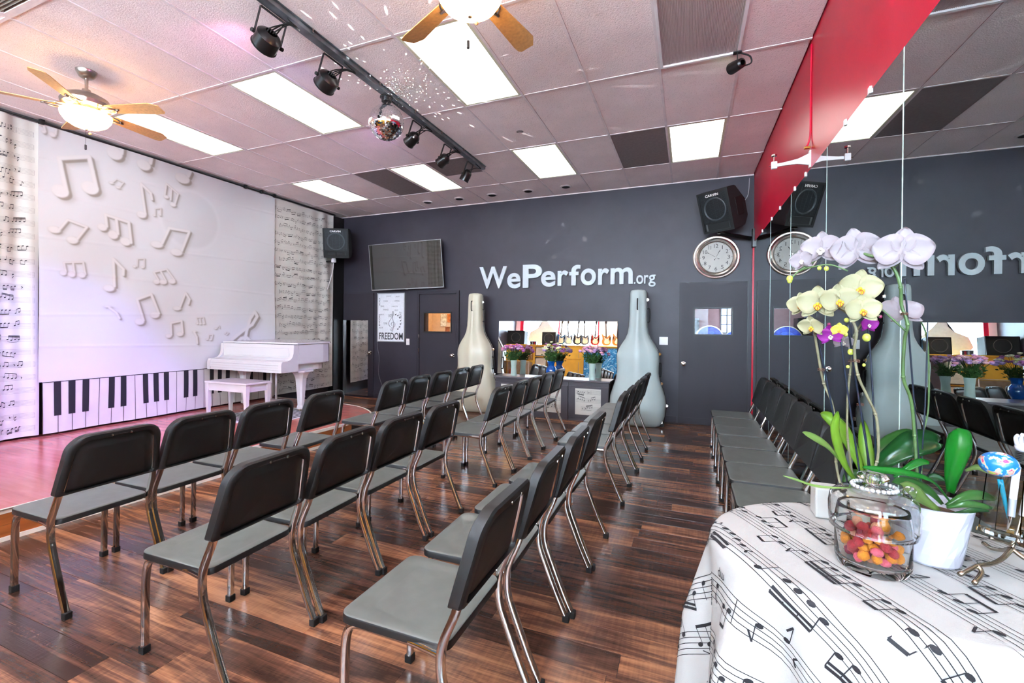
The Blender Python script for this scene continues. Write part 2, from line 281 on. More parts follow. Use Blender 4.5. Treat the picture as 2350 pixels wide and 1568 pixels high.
STEMS=[('green_stem', 0.0042, [(0.4482, 1.24, 1.1213), (0.442, 1.24, 1.2219), (0.432, 1.23, 1.2964), (0.415, 1.22, 1.3469), (0.413, 1.21, 1.4246), (0.4142, 1.2, 1.4562), (0.4038, 1.2, 1.4965), (0.3987, 1.19, 1.5318), (0.3884, 1.19, 1.5678), (0.3652, 1.19, 1.5958), (0.3476, 1.18, 1.5971), (0.3234, 1.2, 1.6132), (0.295, 1.21, 1.6305), (0.2636, 1.21, 1.6037), (0.2273, 1.21, 1.5745)]), ('green_stem', 0.0016, [(0.3856, 1.19, 1.5697), (0.3948, 1.18, 1.584), (0.3948, 1.17, 1.5976)]), ('green_stem', 0.0026, [(0.4115, 1.2, 1.4427), (0.3913, 1.2, 1.4651), (0.373, 1.2, 1.486)]), ('green_stem', 0.0022, [(0.302, 1.16, 1.566), (0.2743, 1.17, 1.581), (0.2494, 1.18, 1.5796), (0.2254, 1.2, 1.5735), (0.2091, 1.2, 1.5567)]), ('brown_stem', 0.0036, [(0.3509, 1.2, 1.1294), (0.3667, 1.2, 1.1682), (0.3653, 1.19, 1.2251), (0.3567, 1.18, 1.2714), (0.3403, 1.17, 1.3077), (0.3182, 1.15, 1.3534), (0.3092, 1.14, 1.4068), (0.3097, 1.13, 1.4421), (0.2976, 1.14, 1.4773), (0.2741, 1.15, 1.4957)]), ('brown_stem', 0.0034, [(0.3107, 1.22, 1.0988), (0.3006, 1.22, 1.1548), (0.2899, 1.2, 1.272), (0.2698, 1.19, 1.3285), (0.2554, 1.17, 1.3856), (0.2445, 1.15, 1.4321), (0.2404, 1.15, 1.4549)]), ('brown_stem', 0.003, [(0.3405, 1.25, 1.1051), (0.3266, 1.24, 1.2008), (0.3224, 1.23, 1.2791), (0.3237, 1.22, 1.347), (0.3239, 1.2, 1.4046), (0.3198, 1.18, 1.4327), (0.3387, 1.17, 1.469), (0.3602, 1.17, 1.4735)]), ('stake', 0.0024, [(0.3369, 1.19, 1.126), (0.3071, 1.17, 1.3146), (0.2882, 1.15, 1.4327)]), ('stake', 0.0026, [(0.3583, 1.2, 1.1304), (0.3178, 1.17, 1.3605), (0.3004, 1.15, 1.4597)]), ('stake', 0.0026, [(0.3672, 1.24, 1.1119), (0.349, 1.21, 1.2192), (0.3275, 1.2, 1.3491), (0.3118, 1.18, 1.4783)]), ('stake', 0.0024, [(0.3276, 1.24, 1.1025), (0.29, 1.2, 1.2626), (0.2655, 1.18, 1.376), (0.2501, 1.17, 1.4458)]), ('stake', 0.0026, [(0.3825, 1.25, 1.1109), (0.3685, 1.22, 1.2189), (0.3572, 1.21, 1.3773), (0.3475, 1.2, 1.4558)]), ('stake', 0.0022, [(0.4569, 1.25, 1.1147), (0.4389, 1.24, 1.3138), (0.4083, 1.2, 1.5502)]), ('stake', 0.0019, [(0.4639, 1.27, 1.1423), (0.4697, 1.27, 1.2837), (0.4685, 1.26, 1.4615)]), ('green_stem', 0.0022, [(0.4678, 1.28, 1.1096), (0.4785, 1.3, 1.2125), (0.4867, 1.3, 1.2803), (0.4801, 1.29, 1.4144), (0.459, 1.27, 1.4662), (0.4334, 1.25, 1.4799)])]
BUDS=[((0.2067, 1.2, 1.5519), 0.005, 1), ((0.2066, 1.2, 1.5568), 0.0064, 1), ((0.2551, 1.17, 1.5745), 0.004, 1), ((0.2675, 1.17, 1.5731), 0.0046, 1), ((0.3318, 1.15, 1.429), 0.0074, 1), ((0.3061, 1.15, 1.3992), 0.0056, 1), ((0.2918, 1.13, 1.4349), 0.0043, 1), ((0.293, 1.13, 1.4638), 0.0043, 1), ((0.331, 1.16, 1.3727), 0.0031, 1), ((0.304, 1.16, 1.368), 0.0032, 1), ((0.3602, 1.17, 1.4717), 0.0031, 0), ((0.2685, 1.15, 1.455), 0.0032, 0)]
LEAVES=[('light', 0.017, [(0.3401, 1.22, 1.1106), (0.3063, 1.19, 1.1636), (0.2861, 1.17, 1.2308), (0.2878, 1.16, 1.2739)], (-0.3, -1, 0.2)), ('light', 0.0284, [(0.3616, 1.25, 1.1157), (0.3454, 1.25, 1.1618), (0.321, 1.25, 1.2175), (0.2965, 1.25, 1.2446), (0.2791, 1.25, 1.255)], (-0.2, -1, 0.3)), ('pale', 0.0172, [(0.305, 1.2, 1.1607), (0.2766, 1.18, 1.1952), (0.2488, 1.16, 1.2154), (0.2256, 1.15, 1.2273)], (0.3, -1, 0.6)), ('dark', 0.0549, [(0.3761, 1.26, 1.1242), (0.4032, 1.25, 1.1686), (0.4435, 1.26, 1.1989), (0.4801, 1.28, 1.2057), (0.5112, 1.3, 1.2024)], (0, -1, 0.35)), ('mid', 0.0306, [(0.3809, 1.29, 1.1309), (0.4033, 1.3, 1.1754), (0.4377, 1.31, 1.2014), (0.4658, 1.32, 1.2187)], (0, -1, 0.3)), ('bright', 0.0404, [(0.4851, 1.2, 1.1171), (0.4798, 1.18, 1.1616), (0.4824, 1.17, 1.2072), (0.4859, 1.17, 1.2414), (0.4845, 1.17, 1.2548)], (0.05, -1, 0.05)), ('bright', 0.017, [(0.4852, 1.2, 1.104), (0.4425, 1.16, 1.1498), (0.3917, 1.13, 1.1689), (0.3448, 1.11, 1.1746), (0.3145, 1.1, 1.1786)], (0.1, -0.8, 0.9)), ('mid', 0.0264, [(0.4753, 1.2, 1.0937), (0.4399, 1.17, 1.1291), (0.4056, 1.15, 1.1435), (0.3717, 1.13, 1.1493)], (-0.1, -0.9, 0.7)), ('pale', 0.0283, [(0.4642, 1.18, 1.0862), (0.4293, 1.15, 1.1128), (0.402, 1.13, 1.1366), (0.3818, 1.12, 1.1496)], (-0.2, -0.9, 0.6)), ('mid', 0.0206, [(0.4866, 1.22, 1.0884), (0.5134, 1.22, 1.1102), (0.5486, 1.24, 1.1122), (0.5809, 1.26, 1.1023)], (0, -0.9, 0.6)), ('mid', 0.0168, [(0.4787, 1.2, 1.0899), (0.5009, 1.19, 1.1031), (0.5247, 1.2, 1.1032), (0.5595, 1.22, 1.0947)], (0, -0.7, 0.8)), ('dark', 0.0122, [(0.4754, 1.2, 1.078), (0.4937, 1.18, 1.091), (0.516, 1.18, 1.0988), (0.544, 1.2, 1.0943)], (0, -0.5, 1)), ('pale', 0.016, [(0.5584, 1.32, 1.1401), (0.5806, 1.33, 1.1477), (0.602, 1.33, 1.1428), (0.6161, 1.33, 1.1371)], (0, -1, 0.4)), ('dark', 0.0164, [(0.5216, 1.3, 1.1174), (0.5032, 1.3, 1.1244), (0.4869, 1.3, 1.1223)], (0, -1, 0.6)), ('bright', 0.0148, [(0.4013, 1.22, 1.1348), (0.4228, 1.22, 1.1559), (0.4476, 1.23, 1.1699), (0.4684, 1.24, 1.1679)], (0, -1, 0.5)), ('light', 0.0266, [(0.3626, 1.24, 1.1141), (0.3667, 1.25, 1.1451), (0.3637, 1.26, 1.1904), (0.362, 1.27, 1.2416)], (0, -1, 0.1)), ('pale', 0.0068, [(0.3335, 1.14, 1.1296), (0.2852, 1.12, 1.1273), (0.239, 1.11, 1.1284), (0.2071, 1.1, 1.1385), (0.1819, 1.1, 1.1441)], (0, -0.6, 0.8)), ('mid', 0.0245, [(0.3403, 1.32, 1.0812), (0.3527, 1.32, 1.1034), (0.3734, 1.32, 1.1113)], (0, -1, 0.3))]
STAND=[[(0.4584, 1.1, 1.001), (0.4953, 1.13, 1.0102), (0.5301, 1.16, 1.0073), (0.5592, 1.19, 1.01), (0.581, 1.21, 1.0238)], [(0.4971, 1.13, 1.0114), (0.4971, 1.12, 1.0018), (0.4746, 1.09, 0.9938)], [(0.581, 1.21, 1.0238), (0.5886, 1.2, 1.0155), (0.5989, 1.19, 1.0097)], [(0.581, 1.21, 1.0238), (0.6013, 1.28, 0.9931), (0.6028, 1.32, 0.9793), (0.6021, 1.35, 0.9717)], [(0.581, 1.21, 1.0238), (0.5881, 1.215, 1.0425), (0.5976, 1.22, 1.0804), (0.6095, 1.23, 1.1212)], [(0.5401, 1.19, 1.045), (0.5636, 1.2, 1.0375), (0.5772, 1.205, 1.0337), (0.5869, 1.21, 1.0469)], [(0.4971, 1.13, 1.0114), (0.5107, 1.18, 1.0023), (0.5081, 1.22, 0.9858)]]
PENS=[[(0.5753, 1.21, 1.0804), (0.5673, 1.21, 1.1217), (0.5625, 1.21, 1.1551)], [(0.5603, 1.21, 1.1846)], [(0.5689, 1.2, 1.0621), (0.5742, 1.2, 1.0883), (0.5787, 1.205, 1.1209), (0.5866, 1.21, 1.1837)], [(0.5877, 1.21, 1.1939), (0.5904, 1.212, 1.2106)], [(0.5952, 1.212, 1.2263)], [(0.5618, 1.21, 1.044), (0.5754, 1.225, 1.1393)]]
# ================================================================== SETTING
random.seed(4)
floor = struct('floor', bx(XL-.05, XR+.05, YF, YB+.05, -.06, -.004), M['black'])
# floor planks, laid along x
PW, PL = .15, 1.22
cache = {}
def plank_mesh(ln):
    k = round(ln, 2)
    if k not in cache:
        bm = bx(0, k-.0016, .0008, PW-.0008, -.004, 0, bev=.0009); me = bpy.data.meshes.new('floor_plank'); bm.to_mesh(me); bm.free(); me.materials.append(M['plank']); cache[k] = me
    return cache[k]
row = 0; y = .74; stuff = B(); nplank = 0
while y < YB:
    x = -4.3 if y < 5.55 else XL
    x -= random.random()*PL*.9
    x0 = -4.3 if y < 5.55 else XL
    while x < XR:
        a, b_ = max(x, x0), min(x+PL, XR)
        if b_-a > .05:
            if nplank < 296: obj('floor_plank', plank_mesh(b_-a), None, floor).location = (a, y, 0); nplank += 1
            else: box(stuff, a, b_-.0016, y, y+PW-.001, -.004, 0)
        x += PL
    y += PW
for k in range(26):
    yy = .74-PW*(k+1); x = XL-random.random()
    if yy < YF: break
    while x < XR:
        a, b_ = max(x, XL), min(x+PL, XR)
        if b_-a > .05: box(stuff, a, b_-.0016, yy, yy+PW-.001, -.004, 0)
        x += PL
obj('floor_plank', stuff, M['plank'], floor, kind='stuff')
# walls -----------------------------------------------------------
def wall_y(name, holes, y0, y1, xa, xb, m, z1=ZC+.1):
    """wall along x with rectangular holes (x0,x1,z0,z1)"""
    bm = B(); xs = sorted({xa, xb, *[h[0] for h in holes], *[h[1] for h in holes]})
    for a, b_ in zip(xs, xs[1:]):
        hs = sorted([h for h in holes if h[0] <= a+1e-6 and h[1] >= b_-1e-6], key=lambda h: h[2]); z = 0
        for h in hs:
            if h[2] > z: box(bm, a, b_, y0, y1, z, h[2])
            z = h[3]
        box(bm, a, b_, y0, y1, z, z1)
    return struct(name, bm, m)
DM = (-4.567, -4.01, 1.335, 1.675); DR = (.088, .578, 1.347, 1.727)
wall_back = wall_y('wall_back', [DM, DR], YB, YB+.12, XL-.1, XR+.1, M['wall'])
struct('wall_left', bx(XL-.1, XL, YF, YB+.1, 0, ZC+.1), M['wall'])
struct('wall_right', bx(XR+.006, XR+.12, YF, YB, 0, ZC+.1), M['red'])
WINS = [(-6.45, -3.2, .9, 3.4), (-2.5, .7, .9, 3.4)]
wall_y('wall_front', WINS, YF-.1, YF, XL-.1, XR+.1, M['white'])
for i, w in enumerate(WINS):
    wr = sroot('window_%d' % (i+1)); bm = B()
    for xx in (w[0], (w[0]+w[1])/2, w[1]-.05): box(bm, xx, xx+.05, YF-.07, YF-.01, w[2], w[3])
    for zz in (w[2], w[3]-.05): box(bm, w[0], w[1], YF-.07, YF-.01, zz, zz+.05)
    obj('window_frame', bm, M['red'], wr); obj('glass_pane', bx(w[0]+.05, w[1]-.05, YF-.045, YF-.04, w[2]+.05, w[3]-.05), M['pane'], wr)
# corner post at the left end of the back wall, baseboard
struct('trim_1', bx(-6.62, -6.5, 7.2, YB, .0, ZC-.03), M['black'])
bm = B(); box(bm, -3.8, -.16, YB-.012, YB, 0, .10, bev=.003); box(bm, -5.7, -4.74, YB-.012, YB, 0, .10, bev=.003); struct('baseboard_back', bm, M['door'])
struct('trim_2', bx(XR-.012, XR+.006, YB-.05, YB-.03, 0, 2.65, bev=.003), M['red'])
# ceiling -----------------------------------------------------------
T = .6096; GX, GY = .365, 6.573
ceil = struct('ceiling', bx(XL-.1, XR+.1, YF, YB+.1, ZC+.03, ZC+.12), M['grid'])
colx = [XR]+[GX-i*T for i in range(12)]+[XL]
rowy = [YB]+[GY-j*2*T for j in range(8)]+[YF]
bm0 = None
lit = {(1, 1), (4, 1), (7, 1), (10, 1), (4, 3), (7, 3), (10, 3)}
lit |= {(1, 5), (4, 5), (7, 5), (1, 7), (4, 7), (7, 7), (10, 7)}
dark = {(2, 1), (8, 1)}
special = lit | dark | {(1, 3), (6, 1), (8, 5)}
tcache = {}
def tile(x0, x1, y0, y1, m='tile', dz=0):
    k = (round(x1-x0, 3), round(y1-y0, 3), m)
    if k not in tcache:
        b_ = bx(-(x1-x0)/2+.006, (x1-x0)/2-.006, -(y1-y0)/2+.006, (y1-y0)/2-.006, .002, .018, bev=.002); me = bpy.data.meshes.new('ceiling_tile'); b_.to_mesh(me); b_.free(); me.materials.append(M[m]); tcache[k] = me
    o = obj('ceiling_tile', tcache[k], None, ceil); o.location = ((x0+x1)/2, (y0+y1)/2, ZC+dz); return o
for i in range(13):
    for j in range(9):
        x1, x0 = colx[i], colx[i+1]; y1, y0 = rowy[j], rowy[j+1]
        if (i, j) in special: continue
        tile(x0, x1, y0, y1)
for (i, j) in dark: tile(colx[i+1], colx[i], rowy[j+1], rowy[j], 'tiledark')['label'] = 'dark brown panel'
tile(colx[7], colx[6], rowy[2]+T, rowy[1]); tile(colx[7], colx[6], rowy[2], rowy[2]+T, 'tiledark')['label'] = 'dark brown half panel'
for x in colx[1:-1]: obj('ceiling_grid_bar', bx(x-.011, x+.011, YF, YB, ZC-.004, ZC+.03), M['grid'], ceil)
for y in rowy[1:-1]: obj('ceiling_grid_bar', bx(XL, XR, y-.011, y+.011, ZC-.0035, ZC+.03), M['grid'], ceil)
bm = B(); box(bm, XL, XL+.02, YF, YB, ZC-.03, ZC+.01); box(bm, XL, XR, YB-.012, YB, ZC-.012, ZC+.01); struct('trim_3', bm, M['grid'])
o = tag(obj('ceiling_stain', lathe(B(), [(.0, -.0015), (.035, -.0015), (.04, 0), (0, .001)], (-1.768, 4.895, ZC+.001)), mat('grey_water_stain', (128, 116, 116), .8), loc=None), 'small round grey cap on the ceiling tile beyond the second fan', 'ceiling cap')
NAMES = {(1, 1): 'lit ceiling light panel directly before the clock, between red wall and brown panel', (4, 1): 'lit square-looking ceiling light panel above the wall lettering', (7, 1): 'lit ceiling light panel between the two dark brown ceiling panels above the television',
 (10, 1): 'farthest left lit ceiling light panel, nearest the left hanging speaker', (4, 3): 'large lit ceiling light panel beside the near ceiling fan blades', (7, 3): 'lit ceiling light panel left of the mirror ball', (10, 3): 'lit ceiling light panel partly hidden by the left ceiling fan'}
fr_mat = mat('white_light_frame', (214, 216, 190), .4)
for (i, j) in sorted(lit):
    x1, x0 = colx[i], colx[i+1]; y1, y0 = rowy[j], rowy[j+1]; cx, cy = (x0+x1)/2, (y0+y1)/2
    lab = NAMES.get((i, j), 'lit ceiling light panel in the part of the room behind the viewer')
    t = thing('ceiling_light', lab, 'ceiling light', (cx, cy, ZC), 0, 'lit ceiling light panels')
    bm = B()
    for a in ((x0+.011, x0+.035, y0+.011, y1-.011), (x1-.035, x1-.011, y0+.011, y1-.011), (x0+.035, x1-.035, y0+.011, y0+.035), (x0+.035, x1-.035, y1-.035, y1-.011)): box(bm, *a, ZC-.002, ZC+.028)
    obj('frame', bm, fr_mat, t); obj('diffuser', bx(x0+.035, x1-.035, y0+.035, y1-.035, ZC+.006, ZC+.014), M['tube'], t)
# unlit prismatic panel
x1, x0, y1, y0 = colx[1], colx[2], rowy[3], rowy[4]
t = thing('ceiling_light', 'unlit ribbed ceiling light panel near the red wall', 'ceiling light', ((x0+x1)/2, (y0+y1)/2, ZC))
bm = B()
for a in ((x0+.008, x0+.03, y0+.008, y1-.008), (x1-.03, x1-.008, y0+.008, y1-.008), (x0+.03, x1-.03, y0+.008, y0+.03), (x0+.03, x1-.03, y1-.03, y1-.008)): box(bm, *a, ZC-.014, ZC+.02)
obj('frame', bm, M['white'], t); bm = bx(x0+.03, x1-.03, y0+.03, y1-.03, ZC+.002, ZC+.012)
for k in range(54):
    xx = x0+.034+k*(x1-x0-.07)/54; prism(bm, [(xx, ZC+.003), (xx+.005, ZC-.002), (xx+.010, ZC+.003)], y0+.03, y1-.03, Matrix(((1, 0, 0, 0), (0, 0, 1, 0), (0, 1, 0, 0), (0, 0, 0, 1))))
obj('ribbed_lens', bm, M['prism'], t)
# vent
x1, x0, y1, y0 = colx[8], colx[9], rowy[5], rowy[6]
t = thing('ceiling_vent', 'slatted metal ceiling vent in the top left corner', 'vent', ((x0+x1)/2, (y0+y1)/2, ZC)); bm = B()
for a in ((x0+.008, x0+.035, y0+.008, y1-.008), (x1-.035, x1-.008, y0+.008, y1-.008), (x0+.03, x1-.03, y0+.008, y0+.035), (x0+.03, x1-.03, y1-.035, y1-.008)): box(bm, *a, ZC-.004, ZC+.02)
obj('frame', bm, M['grid'], t); obj('backing', bx(x0+.02, x1-.02, y0+.02, y1-.02, ZC+.02, ZC+.026), M['black'], t)
sl = B(); box(sl, x0+.035, x1-.035, -.004, .004, -.008, .008, rot=Matrix.Rotation(R(40), 3, 'X')); me = None
for k in range(52):
    yy = y0+.045+k*(y1-y0-.08)/52
    if me is None:
        o = obj('slat', sl, mat('vent_slat_metal', (150, 140, 128), .4, .5), t, local=True); me = o.data
        for v in me.vertices: v.co.x -= t.location.x
    else: o = obj('slat', me, None, t)
    o.location = (0, yy-t.location.y, .008)
# T-track channel with spot cans
tr = thing('track_rail', 'long galvanised steel channel across the ceiling carrying the spot cans', 'rail', (-2.62, 4, ZC-.03))
galv = mat('galvanised_steel', (128, 134, 138), .35, .8, var=.3, scale=9)
bm = B(); box(bm, -2.655, -2.585, YF+.5, 5.78, ZC-.042, ZC-.006, bev=.002); obj('channel', bm, galv, tr)
bm = B(); box(bm, -2.668, -2.572, YF+.5, 5.78, ZC-.006, ZC-.001); obj('back_flange', bm, galv, tr)
for yy in (2.62, 3.42, 4.0, 4.55, 5.1): obj('bolt', lathe(B(), [(.009, -.03), (.009, 0)], (-2.575, yy, ZC-.0), 6), M['chrome'], tr)
CANS = [(2.35, .095, 'nearest of the black spot cans on the ceiling rail, top left'), (2.93, .085, 'second black spot can from the near end of the ceiling rail'), (4.18, .075, 'black spot can just beyond the mirror ball on the rail'), (4.85, .07, 'second last black spot can near the far end of the rail'), (5.46, .06, 'last black spot can at the far end of the ceiling rail')]
for k, (cy, r, lab) in enumerate(CANS):
    r = .062+.0 if k > 1 else .085
    c = Vector((-2.66, cy, ZC-.045)); t = thing('spot_can', lab, 'stage light', c, 0, 'spot cans on the ceiling rail')
    rot = Matrix.Rotation(R(-118 if k < 4 else -150), 3, 'Y') @ Matrix.Rotation(R(-12), 3, 'X') if k < 4 else Matrix.Rotation(R(-150), 3, 'Y')
    cc = c+Vector((-.06, 0, -.16)); w = r+.022
    bm = B(); tube(bm, [cc+Vector((0, -w, 0)), c+Vector((0, -w, -.005)), c+Vector((0, w, -.005)), cc+Vector((0, w, 0))], .013, 4, 0, .003, up=(1, 0, 0)); obj('yoke', bm, M['blackmetal'], t)
    hl = .10 if k < 2 else .12
    bm = lathe(B(), [(r*.45, -hl*.65), (r*.85, -hl*.45), (r, -hl*.3), (r, hl*.55), (r*1.06, hl*.56), (r*1.06, hl*.62), (r*.93, hl*.62), (r*.9, hl*.3), (0, hl*.28)], cc, 22, mat=rot, cap=False); obj('housing', bm, M['blackmetal'], t, smooth=True)
    bm = lathe(B(), [(.0, hl*.30), (r*.88, hl*.31)], cc, 22, mat=rot, cap=False); obj('lens', bm, mat('blue_stage_lens', (70, 90, 255), .2, emit=((110, 110, 255) if k % 2 else (255, 150, 230)), es=14), t)
    for s in (-1, 1): obj('knob', lathe(B(), [(.014, 0), (.014, .02), (.009, .022)], cc+Vector((0, s*(w+.002), 0)), 10, ax='y', mat=Matrix.Rotation(0 if s < 0 else PI, 3, 'Z')), M['rubber'], t)
    bm = B()
    for q in range(4 if k < 4 else 1):
        j = random.random()
        tube(bm, [cc+rot @ Vector((0, (q-1.5)*.02, -hl*.6)), cc+Vector((.05+.03*j, .02*q-.02, .06)), c+Vector((.05, .07+.03*j, -.02-.03*j)), c+Vector((.07, .14+.05*j, -.03)), c+Vector((.05, .06, -.0))], .0045, 6, 4)
    obj('cable', bm, M['rubber'], t, smooth='all')
# mirror ball
BC = Vector((-2.632, 3.6, 3.348)); BR = .162
t = thing('mirror_ball', 'silver mirror ball hanging from the ceiling rail', 'mirror ball', BC)
obj('core', ball(B(), BC, BR-.004, u=32, v=20), M['blackmetal'], t, smooth='all')
bm = B(); nr = 34
for i in range(nr):
    th = PI*(i+.5)/nr; n = max(4, int(round(2*PI*math.sin(th)/(PI/nr))))
    for k in range(n):
        ph = 2*PI*k/n; d = Vector((math.sin(th)*math.cos(ph), math.sin(th)*math.sin(ph), math.cos(th)))
        e1 = Vector((-math.sin(ph), math.cos(ph), 0)); e2 = d.cross(e1); h = BR*PI/nr*.46; w = BR*PI*math.sin(th)/n*.93
        dn = (d+e1*random.uniform(-.035, .035)+e2*random.uniform(-.035, .035)).normalized(); f1 = (e1-dn*e1.dot(dn)).normalized(); f2 = dn.cross(f1); c = BC+d*BR
        bm.faces.new([bm.verts.new(c+f1*a*w+f2*b_*h) for a, b_ in ((-1, -1), (1, -1), (1, 1), (-1, 1))])
obj('mirror_tile', bm, mirror_mat('mirror_ball_facets', (.92, .94, .96), .03), t, kind='stuff')
bm = B(); tube(bm, [BC+Vector((0, 0, BR)), BC+Vector((.008, 0, BR+.03)), BC+Vector((-.006, 0, BR+.045)), BC+Vector((0, 0, BR+.07))], .0025, 6, 4); obj('hook', bm, M['chrome'], t, smooth='all')
t = thing('ball_motor', 'small black motor holding up the mirror ball', 'motor', (BC.x, BC.y, ZC-.045))
obj('housing', lathe(B(), [(.052, -.044), (.062, -.044), (.062, -.052), (.05, -.056), (.046, -.09), (.03, -.096), (0, -.096)], (BC.x, BC.y, ZC), 24), M['blackmetal'], t, smooth=True)
bm = B(); tube(bm, [(BC.x+.03, BC.y+.03, ZC-.07), (BC.x+.06, BC.y+.09, ZC-.09), (BC.x+.05, BC.y+.13, ZC-.06)], .004, 6, 4); obj('cable', bm, M['rubber'], t, smooth='all')
# added unseen dot-patterned lamp beside the ball imitates specks it throws on the tiles
l = bpy.data.lights.new('ball_sparkle_helper', 'POINT'); l.energy = SPARK; l.shadow_soft_size = 0; l.use_nodes = True
nt = l.node_tree; n = nt.nodes; L = nt.links; em = n['Emission']; tc = n.new('ShaderNodeTexCoord'); vv = n.new('ShaderNodeTexVoronoi'); vv.inputs['Scale'].default_value = 12; vv.inputs['Randomness'].default_value = .8
L.new(tc.outputs['Normal'], vv.inputs['Vector']); rp = n.new('ShaderNodeValToRGB'); rp.color_ramp.elements[0].position = .10; rp.color_ramp.elements[0].color = (1, 1, 1, 1); rp.color_ramp.elements[1].position = .14; rp.color_ramp.elements[1].color = (0, 0, 0, 1)
L.new(vv.outputs['Distance'], rp.inputs[0]); L.new(rp.outputs[0], em.inputs['Color'])
o = bpy.data.objects.new('ball_sparkle_helper', l); o.location = (BC.x+.19, BC.y-.02, BC.z+.06); COL.objects.link(o)
# recessed round downlights
for k, x in enumerate((-4.281, -3.652, -3.038, -2.404, -1.785)):
    t = thing('downlight', '%s of five round unlit downlights above the back wall, counted from the left' % ('first', 'second', 'third', 'fourth', 'fifth')[k], 'downlight', (x, 7.075, ZC), 0, 'round downlights along the back wall')
    obj('trim_ring', lathe(B(), [(.062, 0), (.09, 0), (.09, -.006), (.064, -.012)], (x, 7.075, ZC+.001), 26, cap=False), M['grid'], t, smooth=True)
    obj('black_baffle', lathe(B(), [(.066, -.010), (.05, -.004), (0, -.002)], (x, 7.075, ZC), 26, cap=False), M['black'], t, smooth=True)
# small spot at the unlit panel
c = Vector((.335, 4.09, ZC-.02)); t = thing('spot_can', 'small black spotlight clipped beside the unlit ribbed ceiling panel', 'stage light', c)
rot = Matrix.Rotation(R(-75), 3, 'Y') @ Matrix.Rotation(R(-55), 3, 'X'); cc = c+Vector((0, 0, -.10))
bm = B(); tube(bm, [c+Vector((.0, 0, .02)), c+Vector((.0, 0, -.04)), cc+Vector((0, 0, .02))], .014, 4, 0, .004, up=(0, 1, 0)); box(bm, c.x-.03, c.x+.03, c.y-.02, c.y+.02, c.z-.004, c.z+.004); obj('yoke', bm, M['blackmetal'], t)
obj('housing', lathe(B(), [(.02, -.06), (.036, -.05), (.042, 0), (.045, .05), (.045, .07), (.038, .07), (.035, .055), (0, .055)], cc, 20, mat=rot, cap=False), M['blackmetal'], t, smooth=True)
obj('lens', lathe(B(), [(0, .056), (.034, .058)], cc, 20, mat=rot, cap=False), mat('green_white_lens', (210, 255, 220), .2, emit=(190, 255, 210), es=3), t)
bm = B(); tube(bm, [cc+Vector((.04, .03, 0)), cc+Vector((.10, .04, .02)), cc+Vector((.09, .03, .07)), c+Vector((.03, .02, 0))], .006, 6, 4); obj('cable', bm, M['rubber'], t, smooth='all')
# ceiling fans
def fan(c, label, a0, low):
    z = low; t = thing('ceiling_fan', label, 'ceiling fan', (c[0], c[1], ZC), 0, None)
    cx, cy = c; cc = lambda prof, nm, m, n=36: obj(nm, lathe(B(), prof, (cx, cy, 0), n, cap=False), m, t, smooth=True)
    cc([(0, ZC), (.075, ZC), (.074, ZC-.015), (.05, ZC-.055), (.032, ZC-.065), (0, ZC-.066)], 'canopy', M['brushed'])
    cc([(.013, ZC-.05), (.013, z+.13)], 'down_rod', M['brushed'])
    cc([(0, z+.17), (.03, z+.17), (.034, z+.14), (.05, z+.13), (.1, z+.125), (.155, z+.095), (.178, z+.05), (.17, z+.02), (.13, z+.005), (0, z+.005)], 'motor_housing', M['brushed'])
    cc([(.10, z+.005), (.105, z-.02), (.08, z-.035), (.07, z-.05), (0, z-.05)], 'switch_housing', M['brushed'])
    cc([(.172, z-.035), (.178, z-.045), (.172, z-.075), (.145, z-.115), (.10, z-.145), (.05, z-.162), (0, z-.168)], 'glass_bowl', M['bowl'], 40)
    obj('finial', lathe(B(), [(0, z-.165), (.012, z-.166), (.011, z-.178), (.005, z-.184), (0, z-.185)], (cx, cy, 0), 14), M['brushed'], t, smooth=True)
    mb = None
    for k in range(5):
        a = R(a0+72*k); rt = Matrix.Rotation(a, 3, 'Z')
        pts = [(.20, -.050), (.60, -.072), (.668, -.036), (.668, .05), (.65, .066), (.60, .070), (.20, .050)]
        tilt = Matrix.Rotation(R(-12), 3, 'X')
        bm = prism(B(), pts, -.003, .003)
        for v in bm.verts: v.co = rt @ (tilt @ v.co)+Vector((cx, cy, z))
        bl = obj('blade', bm, M['blade'], t)
        bm = B()
        for s in (-1, 1): tube(bm, [rt @ Vector((.12, s*.02, .006)), rt @ Vector((.17, s*.055, -.004)), rt @ Vector((.225, s*.05, -.009)), rt @ Vector((.265, s*.008, -.008))], .007, 6, 4)
        tube(bm, [rt @ Vector((.11, 0, .004)), rt @ Vector((.20, 0, -.01)), rt @ Vector((.29, 0, -.008))], .009, 6, 3)
        bmesh.ops.translate(bm, verts=bm.verts, vec=(cx, cy, z)); obj('blade_iron', bm, M['brushed'], bl, smooth='all')
    bm = B(); tube(bm, [(cx-.01, cy, z-.16), (cx-.01, cy, z-.30)], .0012, 5); lathe(bm, [(0, z-.30), (.008, z-.305), (.008, z-.345), (0, z-.35)], (cx-.01, cy, 0), 10); obj('pull_chain', bm, M['blackmetal'], t, smooth=True)
    bm = B(); tube(bm, [(cx+.035, cy+.01, z-.15), (cx+.035, cy+.01, z-.205)], .0012, 5); ball(bm, (cx+.035, cy+.01, z-.213), .011); obj('pull_chain', bm, M['blade'], t, smooth='all')
    return t
fan((-4.84, 2.32), 'left ceiling fan with five maple blades hanging before the music backdrop', 20.5, 3.30)
fan((-1.108, 2.258), 'near ceiling fan cut by the top of the frame with glowing bowl', 80.5, 3.30)
fan((-4.84, -1.4), 'left of two unseen ceiling fans added behind the viewer to brighten the ceiling', 10, 3.30)  # unseen fan behind the camera, added so its bowl brightens the ceiling
fan((-1.108, -1.4), 'right of two unseen ceiling fans added behind the viewer to brighten the ceiling', 44, 3.30)  # second added fan, its glowing bowl uplights the ceiling from out of view
